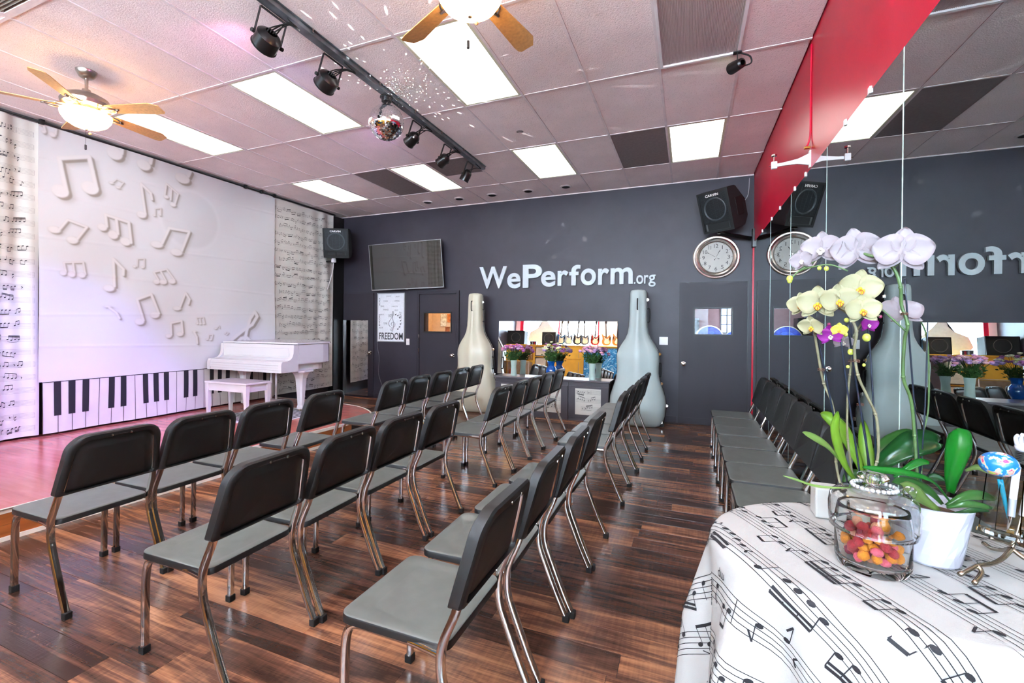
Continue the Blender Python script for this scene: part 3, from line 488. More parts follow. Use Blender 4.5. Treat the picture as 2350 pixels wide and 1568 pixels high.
# ================================================================== SCORE PRINT
def score_polys(s0, s1, t0, t1, period, h, seed, clef=False, indent=True, lt=.03, seg=.06, lines=True):
    """printed staves filling the strip s0..s1 x t0..t1 of a cloth: list of thin polygons in cloth coordinates"""
    rg = random.Random(seed); out = []; g = h/4
    def line(a, b_, w):
        a = Vector(a+(0,)); b_ = Vector(b_+(0,)); n = max(1, int((b_-a).length/seg)); d = (b_-a).normalized(); q = Vector((-d.y, d.x, 0))*w/2
        for k in range(n):
            p0 = a.lerp(b_, k/n); p1 = a.lerp(b_, (k+1)/n); out.append([(p0-q)[:2], (p1-q)[:2], (p1+q)[:2], (p0+q)[:2]])
    t = t1-period*.7; r = 0
    while t-h*.6 > t0:
        a = s0+(.09*period/.14 if (indent and r % 4 == 2) else 0)+.01; e = s1-.008
        if lines:
            for k in range(5): line((a, t-k*g), (e, t-k*g), h*lt)
            line((e, t), (e, t-h), h*lt)
        s = a+g*1.5
        if clef:
            cp = [(a+g*(1+.9*math.sin(q*1.15)*(1-q/9)), t-h*.5+h*(.75-q*.17)) for q in range(10)]
            for p, q in zip(cp, cp[1:]): line(p, q, g*.42)
            s += g*2.6
        while s < e-g*6:
            kind = rg.choice(['q', 'b2', 'b2', 'b4', 'b4', 'b3', 'rest', 'e', 'bar'])
            up = rg.random() < .55; sd = 1 if up else -1
            n = {'q': 1, 'e': 1, 'b2': 2, 'b3': 3, 'b4': 4}.get(kind, 0)
            if kind == 'bar': line((s, t), (s, t-h), h*lt*1.2); s += g*1.2; continue
            if kind == 'rest': line((s, t-h*.35), (s+g*.8, t-h*.55), g*.45); line((s+g*.8, t-h*.55), (s+g*.1, t-h*.75), g*.3); s += g*2.6; continue
            if s+n*g*2.3 > e-g: break
            base = rg.uniform(.1, .9); sl = rg.uniform(-.22, .22); hd = []
            for k in range(n): hd.append((s+k*g*2.25, t-h*min(1, max(0, base+sl*k+rg.uniform(-.12, .12)))))
            for x, y in hd: out.append([(x+g*(.66*math.cos(q)*.94-.42*math.sin(q)*.34), y+g*(.66*math.cos(q)*.34+.42*math.sin(q)*.94)) for q in [2*PI*z/9 for z in range(9)]])
            ex = g*.56*sd; sx = [x+ex for x, y in hd]; ln = g*3.1
            if n == 1: line((sx[0], hd[0][1]), (sx[0], hd[0][1]+sd*ln), g*.16)
            else:
                ya = hd[0][1]+sd*ln; yb = hd[-1][1]+sd*ln
                ext = max if up else min; off = ext(0, ext((y+sd*g*2.2)-(ya+(yb-ya)*k/(n-1)) for k, (x, y) in enumerate(hd))); ya += off; yb += off
                for k, (x, y) in enumerate(hd): line((sx[k], y), (sx[k], ya+(yb-ya)*k/(n-1)), g*.16)
                line((sx[0], ya), (sx[-1], yb), g*.55)
                if n == 4 and rg.random() < .6: line((sx[0], ya-sd*g*.85), (sx[-1], yb-sd*g*.85), g*.5)
            if kind == 'e': line((sx[0], hd[0][1]+sd*ln), (sx[0]+g*.9, hd[0][1]+sd*ln*.5), g*.34)
            if rg.random() < .18 and n >= 2:
                y = min(p[1] for p in hd)-g*1.1 if up else max(p[1] for p in hd)+g*1.1; x0, x1 = hd[0][0], hd[-1][0]; dy = -g*.8*sd
                pp = [(x0+(x1-x0)*q/5, y+dy*math.sin(PI*q/5)) for q in range(6)]
                for p, q in zip(pp, pp[1:]): line(p, q, g*.2)
            s += n*g*2.25+g*rg.choice([.8, 1.3, 2.2])
        t -= period; r += 1
    return out
def print_on(name, polys, fn, m, parent, keep=None):
    bm = B()
    for p in polys:
        q = [fn(a, b_) for a, b_ in p]
        if any(v is None for v in q): continue
        try: bm.faces.new([bm.verts.new(v) for v in q])
        except ValueError: pass
    return obj(name, bm, m, parent, kind=None)
# ================================================================== STAGE
SZ = .21
st = [(XL+.02, -1.3), (-4.3, -1.3), (-4.16, 1.6), (-4.02, 3.6), (-3.95, 4.7), (-3.98, 5.0), (-4.08, 5.25), (-4.2, 5.38), (-4.41, 5.53), (-4.64, 5.64), (-4.92, 5.70), (-5.4, 5.74), (XL+.02, 5.76)]
stg = thing('stage_platform', 'low stage with red laminate top and rounded corner along the left wall', 'stage', (-5.4, 2.5, 0))
obj('stage_top', prism(B(), st, SZ-.02, SZ), M['stage'], stg)
edge = [Vector((x, y, 0)) for x, y in st[1:]]; ec = catmull(edge, 3); o_ = [Vector((-5.5, 2.5, 0))]
def shell(p, q, off, z0, z1, bm):
    d = (q-p); nrm = Vector((d.y, -d.x, 0)).normalized(); 
    a, b_, c, e = p, q, q+nrm*off, p+nrm*off
    vs = [bm.verts.new((v.x, v.y, z)) for z in (z0, z1) for v in (a, b_, c, e)]
    for f in ((0, 1, 5, 4), (1, 2, 6, 5), (2, 3, 7, 6), (3, 0, 4, 7), (3, 2, 1, 0), (4, 5, 6, 7)): bm.faces.new([vs[i] for i in f])
bm = B(); [shell(p, q, .006, .03, SZ-.03, bm) for p, q in zip(ec, ec[1:])]; obj('stage_face', bm, M['black'], stg)
me_ = None; random.seed(8)
for (a, b_) in ((1, 2), (2, 3), (3, 4)):        # wooden planks of the stage face, stacked in two rows
    p, q = edge[a-1], edge[b_-1]; L_ = (q-p).length; d = (q-p).normalized(); nn = max(1, int(L_/.42))
    for zr in (0, 1):
        for k in range(nn):
            u0 = k/nn*L_; u1 = (k+1)/nn*L_-.002; bm = B(); shell(p+d*u0, p+d*u1, .010, .028+zr*.077, .028+zr*.077+.075, bm); obj('face_plank', bm, M['stageface'], stg)
bm = B(); [shell(p, q, .016, SZ-.028, SZ+.004, bm) for p, q in zip(ec, ec[1:])]; obj('edge_trim', bm, M['trimw'], stg)
bm = B(); [shell(p, q, .02, 0, .028, bm) for p, q in zip(ec, ec[1:])]; obj('floor_trim', bm, M['trimw'], stg)
# ================================================================== CURTAINS AND BANNER ON THE LEFT WALL
CX = -6.46
def fold_l(y, z): return CX+.018*math.sin(y*17+.6*math.sin(z*1.3))+.008*math.sin(y*41+z)+.006*math.sin(z*3.1+y*2)
def fold_r(y, z):
    k = max(0, (y-6.2))/.9; return CX+.006*math.sin(y*9+z)+k*.035*(.5+.5*math.sin(y*21+.5*math.sin(z*2.2)+.5*z))+.01*math.sin(z*2.4+y*3)
def fold_b(y, z):
    v = CX+.03
    for q in range(6):
        zc = 3.25-.42*q-.03*(y-4)*(1 if q % 2 else -1); v += .003*math.exp(-((z-zc)/.016)**2)
    v += .010*math.sin(y*2.1+z*1.7)+.006*math.sin(y*5.3-z*3.2)+.012*max(0, 1.6-z)*math.sin(y*7+z*4)*.5
    return v
def drape(name, label, y0, y1, z0, z1, fn, m, dy=.02, dz=.06, hang=None):
    ny = int((y1-y0)/dy)+1; nz = int((z1-z0)/dz)+1; rows = []
    for j in range(nz+1):
        z = z0+(z1-z0)*j/nz; rows.append([(fn(y0+(y1-y0)*i/ny, z), y0+(y1-y0)*i/ny, z+(hang(y0+(y1-y0)*i/ny)*(1-j/nz) if hang else 0)) for i in range(ny+1)])
    t = thing(name, label, 'curtain', (CX, (y0+y1)/2, z1)); bm = grid(B(), rows); bmesh.ops.reverse_faces(bm, faces=bm.faces); obj('fabric', bm, m, t, smooth='all'); return t
tl = drape('score_curtain', 'white music-score curtain at the left edge of the photo', .4, 2.67, .235, 3.585, fold_l, M['cloth'])
print_on('printed_score', score_polys(.42, 2.64, .27, 3.57, .136, .052, 3, seg=.05, lt=.022), lambda s, t: (fold_l(s, t)+.004, s, t), M['ink'], tl)
trr = drape('score_curtain', 'white music-score curtain gathered in folds behind the piano', 5.70, 7.12, .24, 3.585, fold_r, M['cloth'], dy=.012)
print_on('printed_score', score_polys(5.74, 7.1, .27, 3.55, .142, .046, 5, clef=True, seg=.03, lt=.02), lambda s, t: (fold_r(s, t)+.004, s, t), M['ink'], trr)
# banner
tb = thing('stage_backdrop', 'large white cloth backdrop printed with raised-looking music notes above a piano keyboard', 'backdrop', (CX, 4.15, 3.585))
BY0, BY1, BZ0, BZ1, KZ = 2.66, 5.72, .235, 3.585, .80
ny, nz = 520, 470
ys = np.linspace(BY0, BY1, ny); zs = np.linspace(KZ, BZ1, nz); YY, ZZ = np.meshgrid(ys, zs)
def sd_strokes(py, pz, w, heads, strokes):
    d = np.full(py.shape, 9.)
    for (hy, hz, ry, rz) in heads:
        k = np.sqrt(((py-hy)/max(ry, .01))**2+((pz-hz)/max(rz, .008))**2); d = np.minimum(d, (k-1)*min(max(ry, .01), max(rz, .008)))
    for s in strokes:
        for (ay, az), (by, bz) in zip(s, s[1:]):
            dy, dz = by-ay, bz-az; t = np.clip(((py-ay)*dy+(pz-az)*dz)/(dy*dy+dz*dz+1e-9), 0, 1)
            d = np.minimum(d, np.hypot(py-ay-t*dy, pz-az-t*dz)-w)
    return d
bgc = np.array(lin((200, 200, 201))); img = np.ones(YY.shape+(3,))*bgc
rc = np.hypot(YY-CIRC[0], ZZ-CIRC[1]); ring = np.exp(-((rc-CIRC[2])/.03)**2)[..., None]*.03; inside = (1/(1+np.exp((rc-CIRC[2])/.02)))[..., None]*.07
img = img*(1-inside)+ring
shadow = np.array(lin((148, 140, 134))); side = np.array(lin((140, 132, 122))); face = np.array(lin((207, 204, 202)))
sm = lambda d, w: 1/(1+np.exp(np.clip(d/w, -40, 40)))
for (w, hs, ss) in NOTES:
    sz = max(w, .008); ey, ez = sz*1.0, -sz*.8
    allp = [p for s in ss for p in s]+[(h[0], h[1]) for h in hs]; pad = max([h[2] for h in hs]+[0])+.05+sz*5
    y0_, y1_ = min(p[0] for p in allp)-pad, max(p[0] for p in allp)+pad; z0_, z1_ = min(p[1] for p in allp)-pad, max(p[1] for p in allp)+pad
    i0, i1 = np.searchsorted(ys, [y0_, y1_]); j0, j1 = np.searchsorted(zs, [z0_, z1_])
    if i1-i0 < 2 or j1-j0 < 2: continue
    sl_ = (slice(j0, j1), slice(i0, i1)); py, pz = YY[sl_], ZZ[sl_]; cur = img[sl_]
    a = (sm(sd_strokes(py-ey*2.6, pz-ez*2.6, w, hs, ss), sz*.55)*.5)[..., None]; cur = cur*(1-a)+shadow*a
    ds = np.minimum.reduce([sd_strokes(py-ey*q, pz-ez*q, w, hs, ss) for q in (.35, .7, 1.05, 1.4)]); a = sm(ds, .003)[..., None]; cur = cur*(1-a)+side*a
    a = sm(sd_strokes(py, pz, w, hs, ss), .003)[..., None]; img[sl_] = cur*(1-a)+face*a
V = np.empty((nz*ny, 3), np.float32); V[:, 1] = YY.ravel(); V[:, 2] = ZZ.ravel()
fx = np.full(YY.shape, CX+.03)
for q in range(6):
    zc = 3.25-.42*q-.03*(YY-4)*(1 if q % 2 else -1); fx += .003*np.exp(-((ZZ-zc)/.016)**2)
fx += .010*np.sin(YY*2.1+ZZ*1.7)+.006*np.sin(YY*5.3-ZZ*3.2)+.006*np.maximum(0, 1.6-ZZ)*np.sin(YY*7+ZZ*4)
V[:, 0] = fx.ravel(); V -= np.array(tb['_o'][:], np.float32)
idx = np.arange(nz*ny).reshape(nz, ny); Q = np.stack([idx[:-1, :-1], idx[:-1, 1:], idx[1:, 1:], idx[1:, :-1]], -1).reshape(-1, 4)
me = bpy.data.meshes.new('printed_cloth'); me.vertices.add(len(V)); me.vertices.foreach_set('co', V.ravel()); me.loops.add(Q.size); me.loops.foreach_set('vertex_index', Q.ravel().astype(np.int32))
me.polygons.add(len(Q)); me.polygons.foreach_set('loop_start', np.arange(0, Q.size, 4, dtype=np.int32)); me.update(calc_edges=True)
me.polygons.foreach_set('use_smooth', [True]*len(Q)); ca = me.color_attributes.new('print', 'FLOAT_COLOR', 'POINT'); cc = np.ones((nz*ny, 4), np.float32); cc[:, :3] = img.reshape(-1, 3); ca.data.foreach_set('color', cc.ravel())
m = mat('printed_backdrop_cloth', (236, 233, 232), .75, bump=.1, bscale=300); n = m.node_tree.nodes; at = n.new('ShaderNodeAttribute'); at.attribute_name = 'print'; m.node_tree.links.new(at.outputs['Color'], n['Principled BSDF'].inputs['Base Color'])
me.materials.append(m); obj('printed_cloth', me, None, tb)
# keyboard band of the backdrop
bm = grid(B(), [[(fold_b(y, z), y, z) for y in np.linspace(BY0+.03, BY1, 150)] for z in np.linspace(BZ0, KZ, 16)]); bmesh.ops.reverse_faces(bm, faces=bm.faces)
obj('keyboard_band', bm, M['cloth'], tb, smooth='all')
kp = []; zt = KZ-.01
def band(y0, y1, z0, z1):
    n = 8
    for k in range(n): a, c = z0+(z1-z0)*k/n, z0+(z1-z0)*(k+1)/n; kp.append([(y0, a), (y1, a), (y1, c), (y0, c)])
for k in range(60): kp.append([(BY0+.03+k*.0508, zt), (BY0+.03+(k+1)*.0508, zt), (BY0+.03+(k+1)*.0508, zt+.008), (BY0+.03+k*.0508, zt+.008)])
kw = (BY1-BY0-.03)/23.5
for k in range(24):
    y = BY0+.03+k*kw; band(y, y+.005, BZ0, zt)
    if (k+3) % 7 not in (0, 3): band(y-.032, y+.032, zt-.37, zt)
print_on('printed_keys', kp, lambda s, t: (fold_b(min(s, BY1), t)+.004, min(max(s, BY0+.03), BY1), t), M['ink'], tb)
bm = B(); tube(bm, [(CX+.03, .3, 3.6), (CX+.03, 7.15, 3.6)], .013, 8); cr = tag(obj('curtain_rail', bm, M['black'], None, loc=(CX, 3.7, 3.6), smooth='all'), 'thin black rail along the ceiling holding the curtains and backdrop', 'curtain rail')
for y, w_ in ((2.68, 'black clip on the curtain rail at the left end of the backdrop'), (5.15, 'black clip on the rail left of the pair near the right end of the backdrop'), (5.45, 'middle black clip of three near the right end of the backdrop'), (5.70, 'black clip on the rail where the backdrop meets the right score curtain')): tag(obj('rail_clip', bx(CX+.01, CX+.06, y-.02, y+.02, 3.575, 3.625, bev=.004), M['black'], None, loc=(CX+.03, y, 3.6)), w_, 'clip', 'clips on the curtain rail')
# ================================================================== PIANO (keyboard side faces -y)
PX0, PX1, PYF = -6.37, -4.93, 4.50
pn = thing('grand_piano', 'white baby grand piano standing on the stage before the curtain', 'piano', (-5.6, 5.1, SZ))
def outline(inset, y0):
    x0, x1 = PX0+inset, PX1-inset
    o = [(x0, y0), (x1, y0), (x1, 5.25-inset*.3), (x1-.02, 5.38-inset), (x1-.10, 5.48-inset), (x1-.24, 5.55-inset), (x1-.42, 5.64-inset), (x1-.62, 5.80-inset), (x1-.80, 5.95-inset), (x1-1.02, 6.02-inset), (x0+.2, 5.98-inset), (x0+.03, 5.85-inset), (x0, 5.6)]
    return o
obj('rim', prism(B(), outline(0, 4.795), .90, 1.165), M['piano'], pn); 
obj('lower_rim', prism(B(), outline(.065, 4.70), .80, .90), M['piano'], pn)
obj('lower_moulding', prism(B(), outline(.02, 4.80), .885, .905), M['piano'], pn)
obj('lid', prism(B(), outline(-.015, 4.76), 1.172, 1.192), M['piano'], pn)
side = [(4.50, .80), (4.50, .905), (4.52, .945), (4.60, .955), (4.66, .975), (4.70, 1.02), (4.71, 1.165), (4.79, 1.165), (4.79, .80)]
YZ = Matrix(((0, 0, 1, 0), (1, 0, 0, 0), (0, 1, 0, 0), (0, 0, 0, 1)))
for xx in (PX0, PX1-.06):
    ls = [[(xa, y, z) for xa, z in ((xx+.003, .80), (xx+.057, .80), (xx+.057, zt_), (xx+.003, zt_))] for y, zt_ in ((4.50, .90), (4.505, .925), (4.52, .945), (4.60, .952), (4.64, .962), (4.67, .98), (4.69, 1.005), (4.705, 1.05), (4.712, 1.165), (4.79, 1.165))]
    bm = loops(B(), ls); bmesh.ops.recalc_face_normals(bm, faces=bm.faces); obj('cheek_arm', bm, M['piano'], pn)
obj('key_bed', bx(PX0+.04, PX1-.04, 4.515, 4.80, .795, .835, bev=.004), M['piano'], pn)
obj('key_slip', bx(PX0+.05, PX1-.05, 4.505, 4.53, .83, .895, bev=.004), M['piano'], pn)
obj('fallboard', prism(B(), [(4.512, .897), (4.512, .93), (4.53, .942), (4.66, .955), (4.72, .985), (4.72, .897)], PX0+.058, PX1-.058, YZ), M['piano'], pn)
obj('fallboard_panel', bx(PX0+.058, PX1-.058, 4.72, 4.76, .98, 1.165), M['piano'], pn); obj('panel_moulding', bx(PX0+.10, PX1-.10, 4.712, 4.724, 1.0, 1.115, bev=.003), M['piano'], pn)
obj('front_groove', bx(PX0+.07, PX1-.07, 4.5035, 4.506, .862, .866), M['brushed'], pn)
def pleg(x, y):
    ls = []
    for z, w in ((.80, .15), (.775, .15), (.77, .11), (.73, .085), (.68, .07), (.62, .062), (.30, .040), (.275, .05), (.25, .05)):
        ls.append([(x+w*sx, y+w*.9*sy, z) for sx, sy in ((-1, -.6), (-.6, -1), (.6, -1), (1, -.6), (1, .6), (.6, 1), (-.6, 1), (-1, .6))])
    l = obj('leg', loops(B(), ls), M['piano'], pn)
    bm = lathe(B(), [(0, -.012), (.03, -.012), (.034, 0), (.03, .012), (0, .012)], (x, y, SZ+.034), 16, ax='x', cap=False); box(bm, x-.02, x+.02, y-.015, y+.015, .24, .262); obj('caster', bm, M['brushed'], l)
pleg(-5.08, 4.98); pleg(-6.2, 4.98); pleg(-5.85, 5.75)
bm = B()
for dx in (-.05, .05): tube(bm, [(-5.55+dx, 4.93, .80), (-5.55+dx, 4.93, .36)], .016, 8)
box(bm, -5.66, -5.44, 4.88, 4.98, .31, .36, bev=.005); obj('pedal_lyre', bm, M['piano'], pn)
for dx in (-.06, 0, .06): obj('pedal', bx(-5.55+dx-.014, -5.55+dx+.014, 4.79, 4.90, .285, .298, bev=.004), mat('brass', (190, 150, 80), .25, 1), pn)
bn = thing('piano_bench', 'white wooden piano bench in front of the white piano', 'bench', (-5.49, 4.3, SZ))
obj('seat_top', bx(-5.87, -5.10, 4.11, 4.50, .67, .695, bev=.004), M['piano'], bn)
for a in ((-5.84, -5.13, 4.13, 4.15), (-5.84, -5.13, 4.46, 4.48), (-5.84, -5.82, 4.15, 4.46), (-5.15, -5.13, 4.15, 4.46)): obj('apron', bx(*a, .575, .67), M['piano'], bn)
for x in (-5.835, -5.135):
    for y in (4.145, 4.465):
        ls = []
        for z, w in ((.668, .026), (.56, .026), (SZ, .015)): ls.append([(x+w*a, y+w*b_, z) for a, b_ in ((-1, -1), (1, -1), (1, 1), (-1, 1))])
        obj('leg', loops(B(), ls), M['piano'], bn)
rg = thing('piano_rug', 'small black and white piano-key rug under the bench', 'rug', (-5.2, 4.55, SZ))
obj('rug_base', bx(-5.75, -4.72, 4.05, 5.12, SZ, SZ+.006, bev=.002), M['white'], rg)
kp = [[(-5.7+.07*k, 4.1), (-5.7+.07*k+.035, 4.1), (-5.7+.07*k+.035, 5.06), (-5.7+.07*k, 5.06)] for k in range(14)]
print_on('printed_stripes', kp, lambda s, t: (s, t, SZ+.008), M['ink'], rg)
# ================================================================== BACK WALL
def rim(bm, x0, x1, z0, z1, w, y0, y1):
    box(bm, x0-w, x0, y0, y1, z0-w, z1+w); box(bm, x1, x1+w, y0, y1, z0-w, z1+w); box(bm, x0, x1, y0, y1, z0-w, z0); box(bm, x0, x1, y0, y1, z1, z1+w); return bm
def knob(parent, x, z, y=YB-.03):
    obj('door_knob', lathe(B(), [(.034, 0), (.034, .006), (.014, .01), (.013, .035), (.024, .042), (.031, .055), (.029, .068), (.018, .074), (0, .075)], (x, y, z), 22, ax='y', cap=False), M['chrome'], parent, smooth=True)
# door 1 (left, tall mirror on it)
d1 = sroot('door_1'); obj('door_slab', bx(-6.48, -5.735, YB-.03, YB, .03, 2.075, bev=.002), M['door'], d1); knob(d1, -5.80, .90)
obj('kick_strip', bx(-6.48, -5.735, YB-.034, YB-.028, .03, .10), M['door'], d1)
# door 2 (middle, framed, lit window)
d2 = sroot('door_2'); bm = B(); x0, x1 = -4.675, -3.90
for xa, xb, za, zb in ((x0, DM[0], .01, 2.02), (DM[1], x1, .01, 2.02), (DM[0], DM[1], .01, DM[2]), (DM[0], DM[1], DM[3], 2.02)): box(bm, xa, xb, YB-.022, YB, za, zb)
obj('door_slab', bm, M['door'], d2); knob(d2, -3.965, .90, YB-.022)
bm = B(); box(bm, x0-.06, x0-.006, YB-.04, YB, 0, 2.09, bev=.004); box(bm, x1+.006, x1+.06, YB-.04, YB, 0, 2.09, bev=.004); box(bm, x0-.006, x1+.006, YB-.04, YB, 2.03, 2.09, bev=.004); obj('door_casing', bm, M['door'], d2)
obj('window_frame', rim(B(), DM[0], DM[1], DM[2], DM[3], .022, YB-.036, YB-.0), M['black'], d2); obj('glass_pane', bx(DM[0], DM[1], YB+.02, YB+.024, DM[2], DM[3]), M['pane'], d2)
for z in (1.75, 1.24, .98): obj('hinge', bx(x0-.014, x0+.004, YB-.048, YB-.03, z-.035, z+.035), M['chrome' if z < 1.5 else 'black'], d2)
# door 3 (right, flush, window)
d3 = sroot('door_3'); bm = B(); x0, x1 = -.12, .775
for xa, xb, za, zb in ((x0, DR[0], .01, 2.115), (DR[1], x1, .01, 2.115), (DR[0], DR[1], .01, DR[2]), (DR[0], DR[1], DR[3], 2.115)): box(bm, xa, xb, YB-.02, YB, za, zb)
obj('door_slab', bm, M['door'], d3); knob(d3, -.065, .90, YB-.02)
obj('gap', rim(B(), x0, x1, .0, 2.115, .007, YB-.004, YB+.001), M['black'], d3); obj('gap', bx(x1, x1+.012, YB-.022, YB, 0, 2.12), M['black'], d3)
obj('kick_strip', bx(x0, x1, YB-.024, YB-.018, .01, .10), M['door'], d3)
obj('window_frame', rim(B(), DR[0], DR[1], DR[2], DR[3], .016, YB-.032, YB), M['black'], d3); obj('glass_pane', bx(DR[0], DR[1], YB+.02, YB+.024, DR[2], DR[3]), M['pane'], d3)
# panel seam of the wall left of the lettering
struct('trim_4', bx(XL, -5.73, YB-.003, YB, 2.088, 2.094), M['black'])
# warm room behind the middle window, niche standing in for the right window's reflections
def booth(h, colr, lc, le, k):
    a, b_, z0, z1 = h[0]-.5, h[1]+.5, h[2]-.5, h[3]+.5; bm = B(); ya, yb = YB+.121, YB+1.1
    box(bm, a-.03, a, ya, yb, z0, z1); box(bm, b_, b_+.03, ya, yb, z0, z1); box(bm, a, b_, yb, yb+.03, z0, z1); box(bm, a, b_, ya, yb, z0-.03, z0); box(bm, a, b_, ya, yb, z1, z1+.03)
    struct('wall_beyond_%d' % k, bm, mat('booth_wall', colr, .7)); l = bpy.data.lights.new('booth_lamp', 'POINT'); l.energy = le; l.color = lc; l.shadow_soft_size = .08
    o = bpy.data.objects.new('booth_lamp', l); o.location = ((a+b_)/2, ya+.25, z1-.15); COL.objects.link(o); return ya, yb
ya, yb = booth(DM, (220, 188, 150), (1, .80, .58), 15*LAMP, 1)
PICL = ['pale upright sheet at the far left behind the middle door window', 'brown picture at the upper left behind the middle door window', 'tilted cream sheet in the middle behind the middle door window', 'dark blue picture in the centre behind the middle door window', 'amber picture at the upper centre behind the middle door window', 'cream picture at the upper right behind the middle door window', 'tall amber picture at the right behind the middle door window', 'narrow brown picture at the lower left behind the middle door window', 'wide brown strip along the bottom behind the middle door window']
random.seed(2); cols = [(240, 214, 170), (200, 120, 60), (60, 70, 130), (236, 226, 200), (150, 90, 50), (224, 176, 110)]
for k, (x, z, w, h, c) in enumerate([(-4.78, 1.56, .13, .26, 3), (-4.62, 1.60, .12, .18, 1), (-4.52, 1.36, .16, .2, 3), (-4.34, 1.40, .13, .16, 2), (-4.42, 1.64, .14, .17, 5), (-4.24, 1.66, .12, .14, 0), (-4.16, 1.44, .12, .30, 5), (-4.68, 1.33, .10, .18, 4), (-4.27, 1.24, .2, .1, 4)]):
    t = tag(obj('wall_picture', bx(x-w/2, x+w/2, yb-.03, yb, z-h/2, z+h/2, bev=.003), mat('warm_poster', cols[c], .6, var=.5, scale=22), None, loc=(x, yb, z)), PICL[k], 'picture', 'pictures behind the middle door window')
ya, yb = booth(DR, (150, 120, 120), (.9, .92, 1), 2.2*LAMP, 2)  # added lit niche, its contents stand in for reflections in the right pane
t = thing('reflected_window_panel', 'barred bright window seen through the right door window', 'window', (.62, yb-.02, 1.6))
obj('glow_panel', bx(.50, .76, yb-.02, yb-.01, 1.36, 1.80), mat('glowing_reflection_panel', (235, 240, 255), .3, emit=(225, 232, 255), es=.22), t)  # glowing panel imitates a bright window mirrored in the door pane
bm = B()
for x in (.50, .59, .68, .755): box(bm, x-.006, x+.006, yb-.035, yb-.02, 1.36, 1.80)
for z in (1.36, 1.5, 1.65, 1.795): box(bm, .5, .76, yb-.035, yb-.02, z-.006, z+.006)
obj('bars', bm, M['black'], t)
for (x, z, r, lab) in ((.31, 1.27, .20, 'large blue drum seen through the right door window'), (.66, 1.24, .15, 'smaller blue drum at the right of the right door window')):
    t = thing('drum', lab, 'drum', (x, yb-.3, z)); obj('shell', lathe(B(), [(r, 0), (r, .16)], (x, yb-.3, z), 30, ax='y'), mat('blue_drum_wrap', (30, 60, 170), .3, var=.4, scale=20), t, smooth=True)
    obj('hoop', lathe(B(), [(r-.004, .155), (r+.01, .155), (r+.01, .178), (r-.004, .178)], (x, yb-.3, z), 30, ax='y', cap=False), M['brushed'], t, smooth=True)
    obj('drum_head', lathe(B(), [(r*.62, .170), (0, .171)], (x, yb-.3, z), 26, ax='y', cap=False), mat('blue_red_drumhead', (70, 100, 200), .5, var=.7, scale=16), t)
tag(obj('wall_picture', bx(-.12, .0, yb-.02, yb, 1.35, 1.75), mat('dull_white_panel', (150, 156, 176), .5), None, loc=(0, yb, 1.5)), 'white panel at the left of the right door window', 'picture')
tag(obj('cabinet', bx(.02, .16, yb-.4, yb-.1, 1.1, 1.6, bev=.005), M['blackmetal'], None, loc=(.1, yb-.3, 1.1)), 'dark cabinet seen through the right door window', 'cabinet')
# tall mirror on door 1
t = thing('tall_mirror', 'narrow tall mirror fixed to the left door, reflecting the score curtain', 'mirror', (-6.15, YB-.04, .02))
bm = bx(-.585, 0, -.006, 0, .04, 1.54); bmesh.ops.transform(bm, matrix=Matrix.Translation((-5.855, YB-.034, 0)) @ Matrix.Rotation(R(4), 4, 'Z'), verts=bm.verts); obj('mirror_glass', bm, M['mirror2'], t); obj('edge_strip', bx(-6.455, -6.438, YB-.082, YB-.03, .04, 1.54), M['black'], t)
# poster
t = thing('framed_poster', 'framed white poster reading FREEDOM with a treble clef', 'poster', (-5.33, YB-.02, 1.6))
obj('backing_print', bx(-5.63, -5.02, YB-.020, YB-.004, 1.135, 2.055), mat('poster_paper', (222, 224, 228), .5, var=.06, scale=30), t)
obj('frame', rim(B(), -5.63, -5.02, 1.135, 2.055, .015, YB-.032, YB-.002), M['silver'], t)
Tq = lambda y: Matrix.Translation((0, y, 0)) @ WALLY
TP = Tq(YB-.0205); gm = mat('poster_grey_ink', (120, 122, 128), .6); dm = mat('poster_dark_ink', (42, 44, 52), .6)
obj('lettering', text_fit('FREEDOM', -5.60, -5.05, 1.165, 1.30, TP, .001, .012), dm, t)
RZ = lambda x, z: Matrix.Translation((x, YB-.0205, z)) @ WALLY @ Matrix.Rotation(R(90), 4, 'Z')
obj('lettering', text_fit('ENCORE', 0, .23, -.028, 0, RZ(-5.607, 1.43), .001, .01), dm, t); obj('lettering', text_fit('SCALE', 0, .15, -.025, 0, RZ(-5.607, 1.83), .001, .01), dm, t)
obj('lettering', text_fit('BEAT', 0, .13, -.05, 0, RZ(-5.13, 1.58), .001), gm, t)
for s, x, z, w, h in (('CONCERT', -5.44, 2.0, .12, .02), ('INDY', -5.38, 1.60, .10, .06), ('PIANO', -5.50, 1.73, .12, .035), ('CONDUCTOR', -5.31, 1.80, .14, .02), ('TUNE', -5.5, 1.46, .09, .04), ('OPERA', -5.25, 1.90, .12, .03), ('CHOIR', -5.5, 1.90, .1, .03), ('JAZZ', -5.22, 1.98, .09, .03), ('SOLO', -5.24, 1.72, .08, .03), ('ROCK', -5.60, 1.38, .09, .03), ('BASS', -5.57, 1.64, .08, .025), ('SING', -5.57, 1.80, .08, .03)):
    obj('lettering', text_fit(s, x, x+w, z, z+h, TP, .001), gm, t)
CLEF = [(.50, -.02), (.38, .03), (.40, .12), (.52, .10), (.50, .02), (.56, .30), (.50, .62), (.44, .80), (.50, .96), (.56, .88), (.52, .74), (.34, .58), (.20, .42), (.24, .26), (.42, .18), (.62, .22), (.68, .34), (.58, .44), (.44, .42), (.38, .33), (.44, .27)]
bm = B(); tube(bm, [TP @ Vector((-5.40+.30*(x-.1), 1.33+.40*z, .002)) for x, z in CLEF], .008, 6, 4, .001, up=(0, 1, 0)); obj('printed_clef', bm, dm, t)
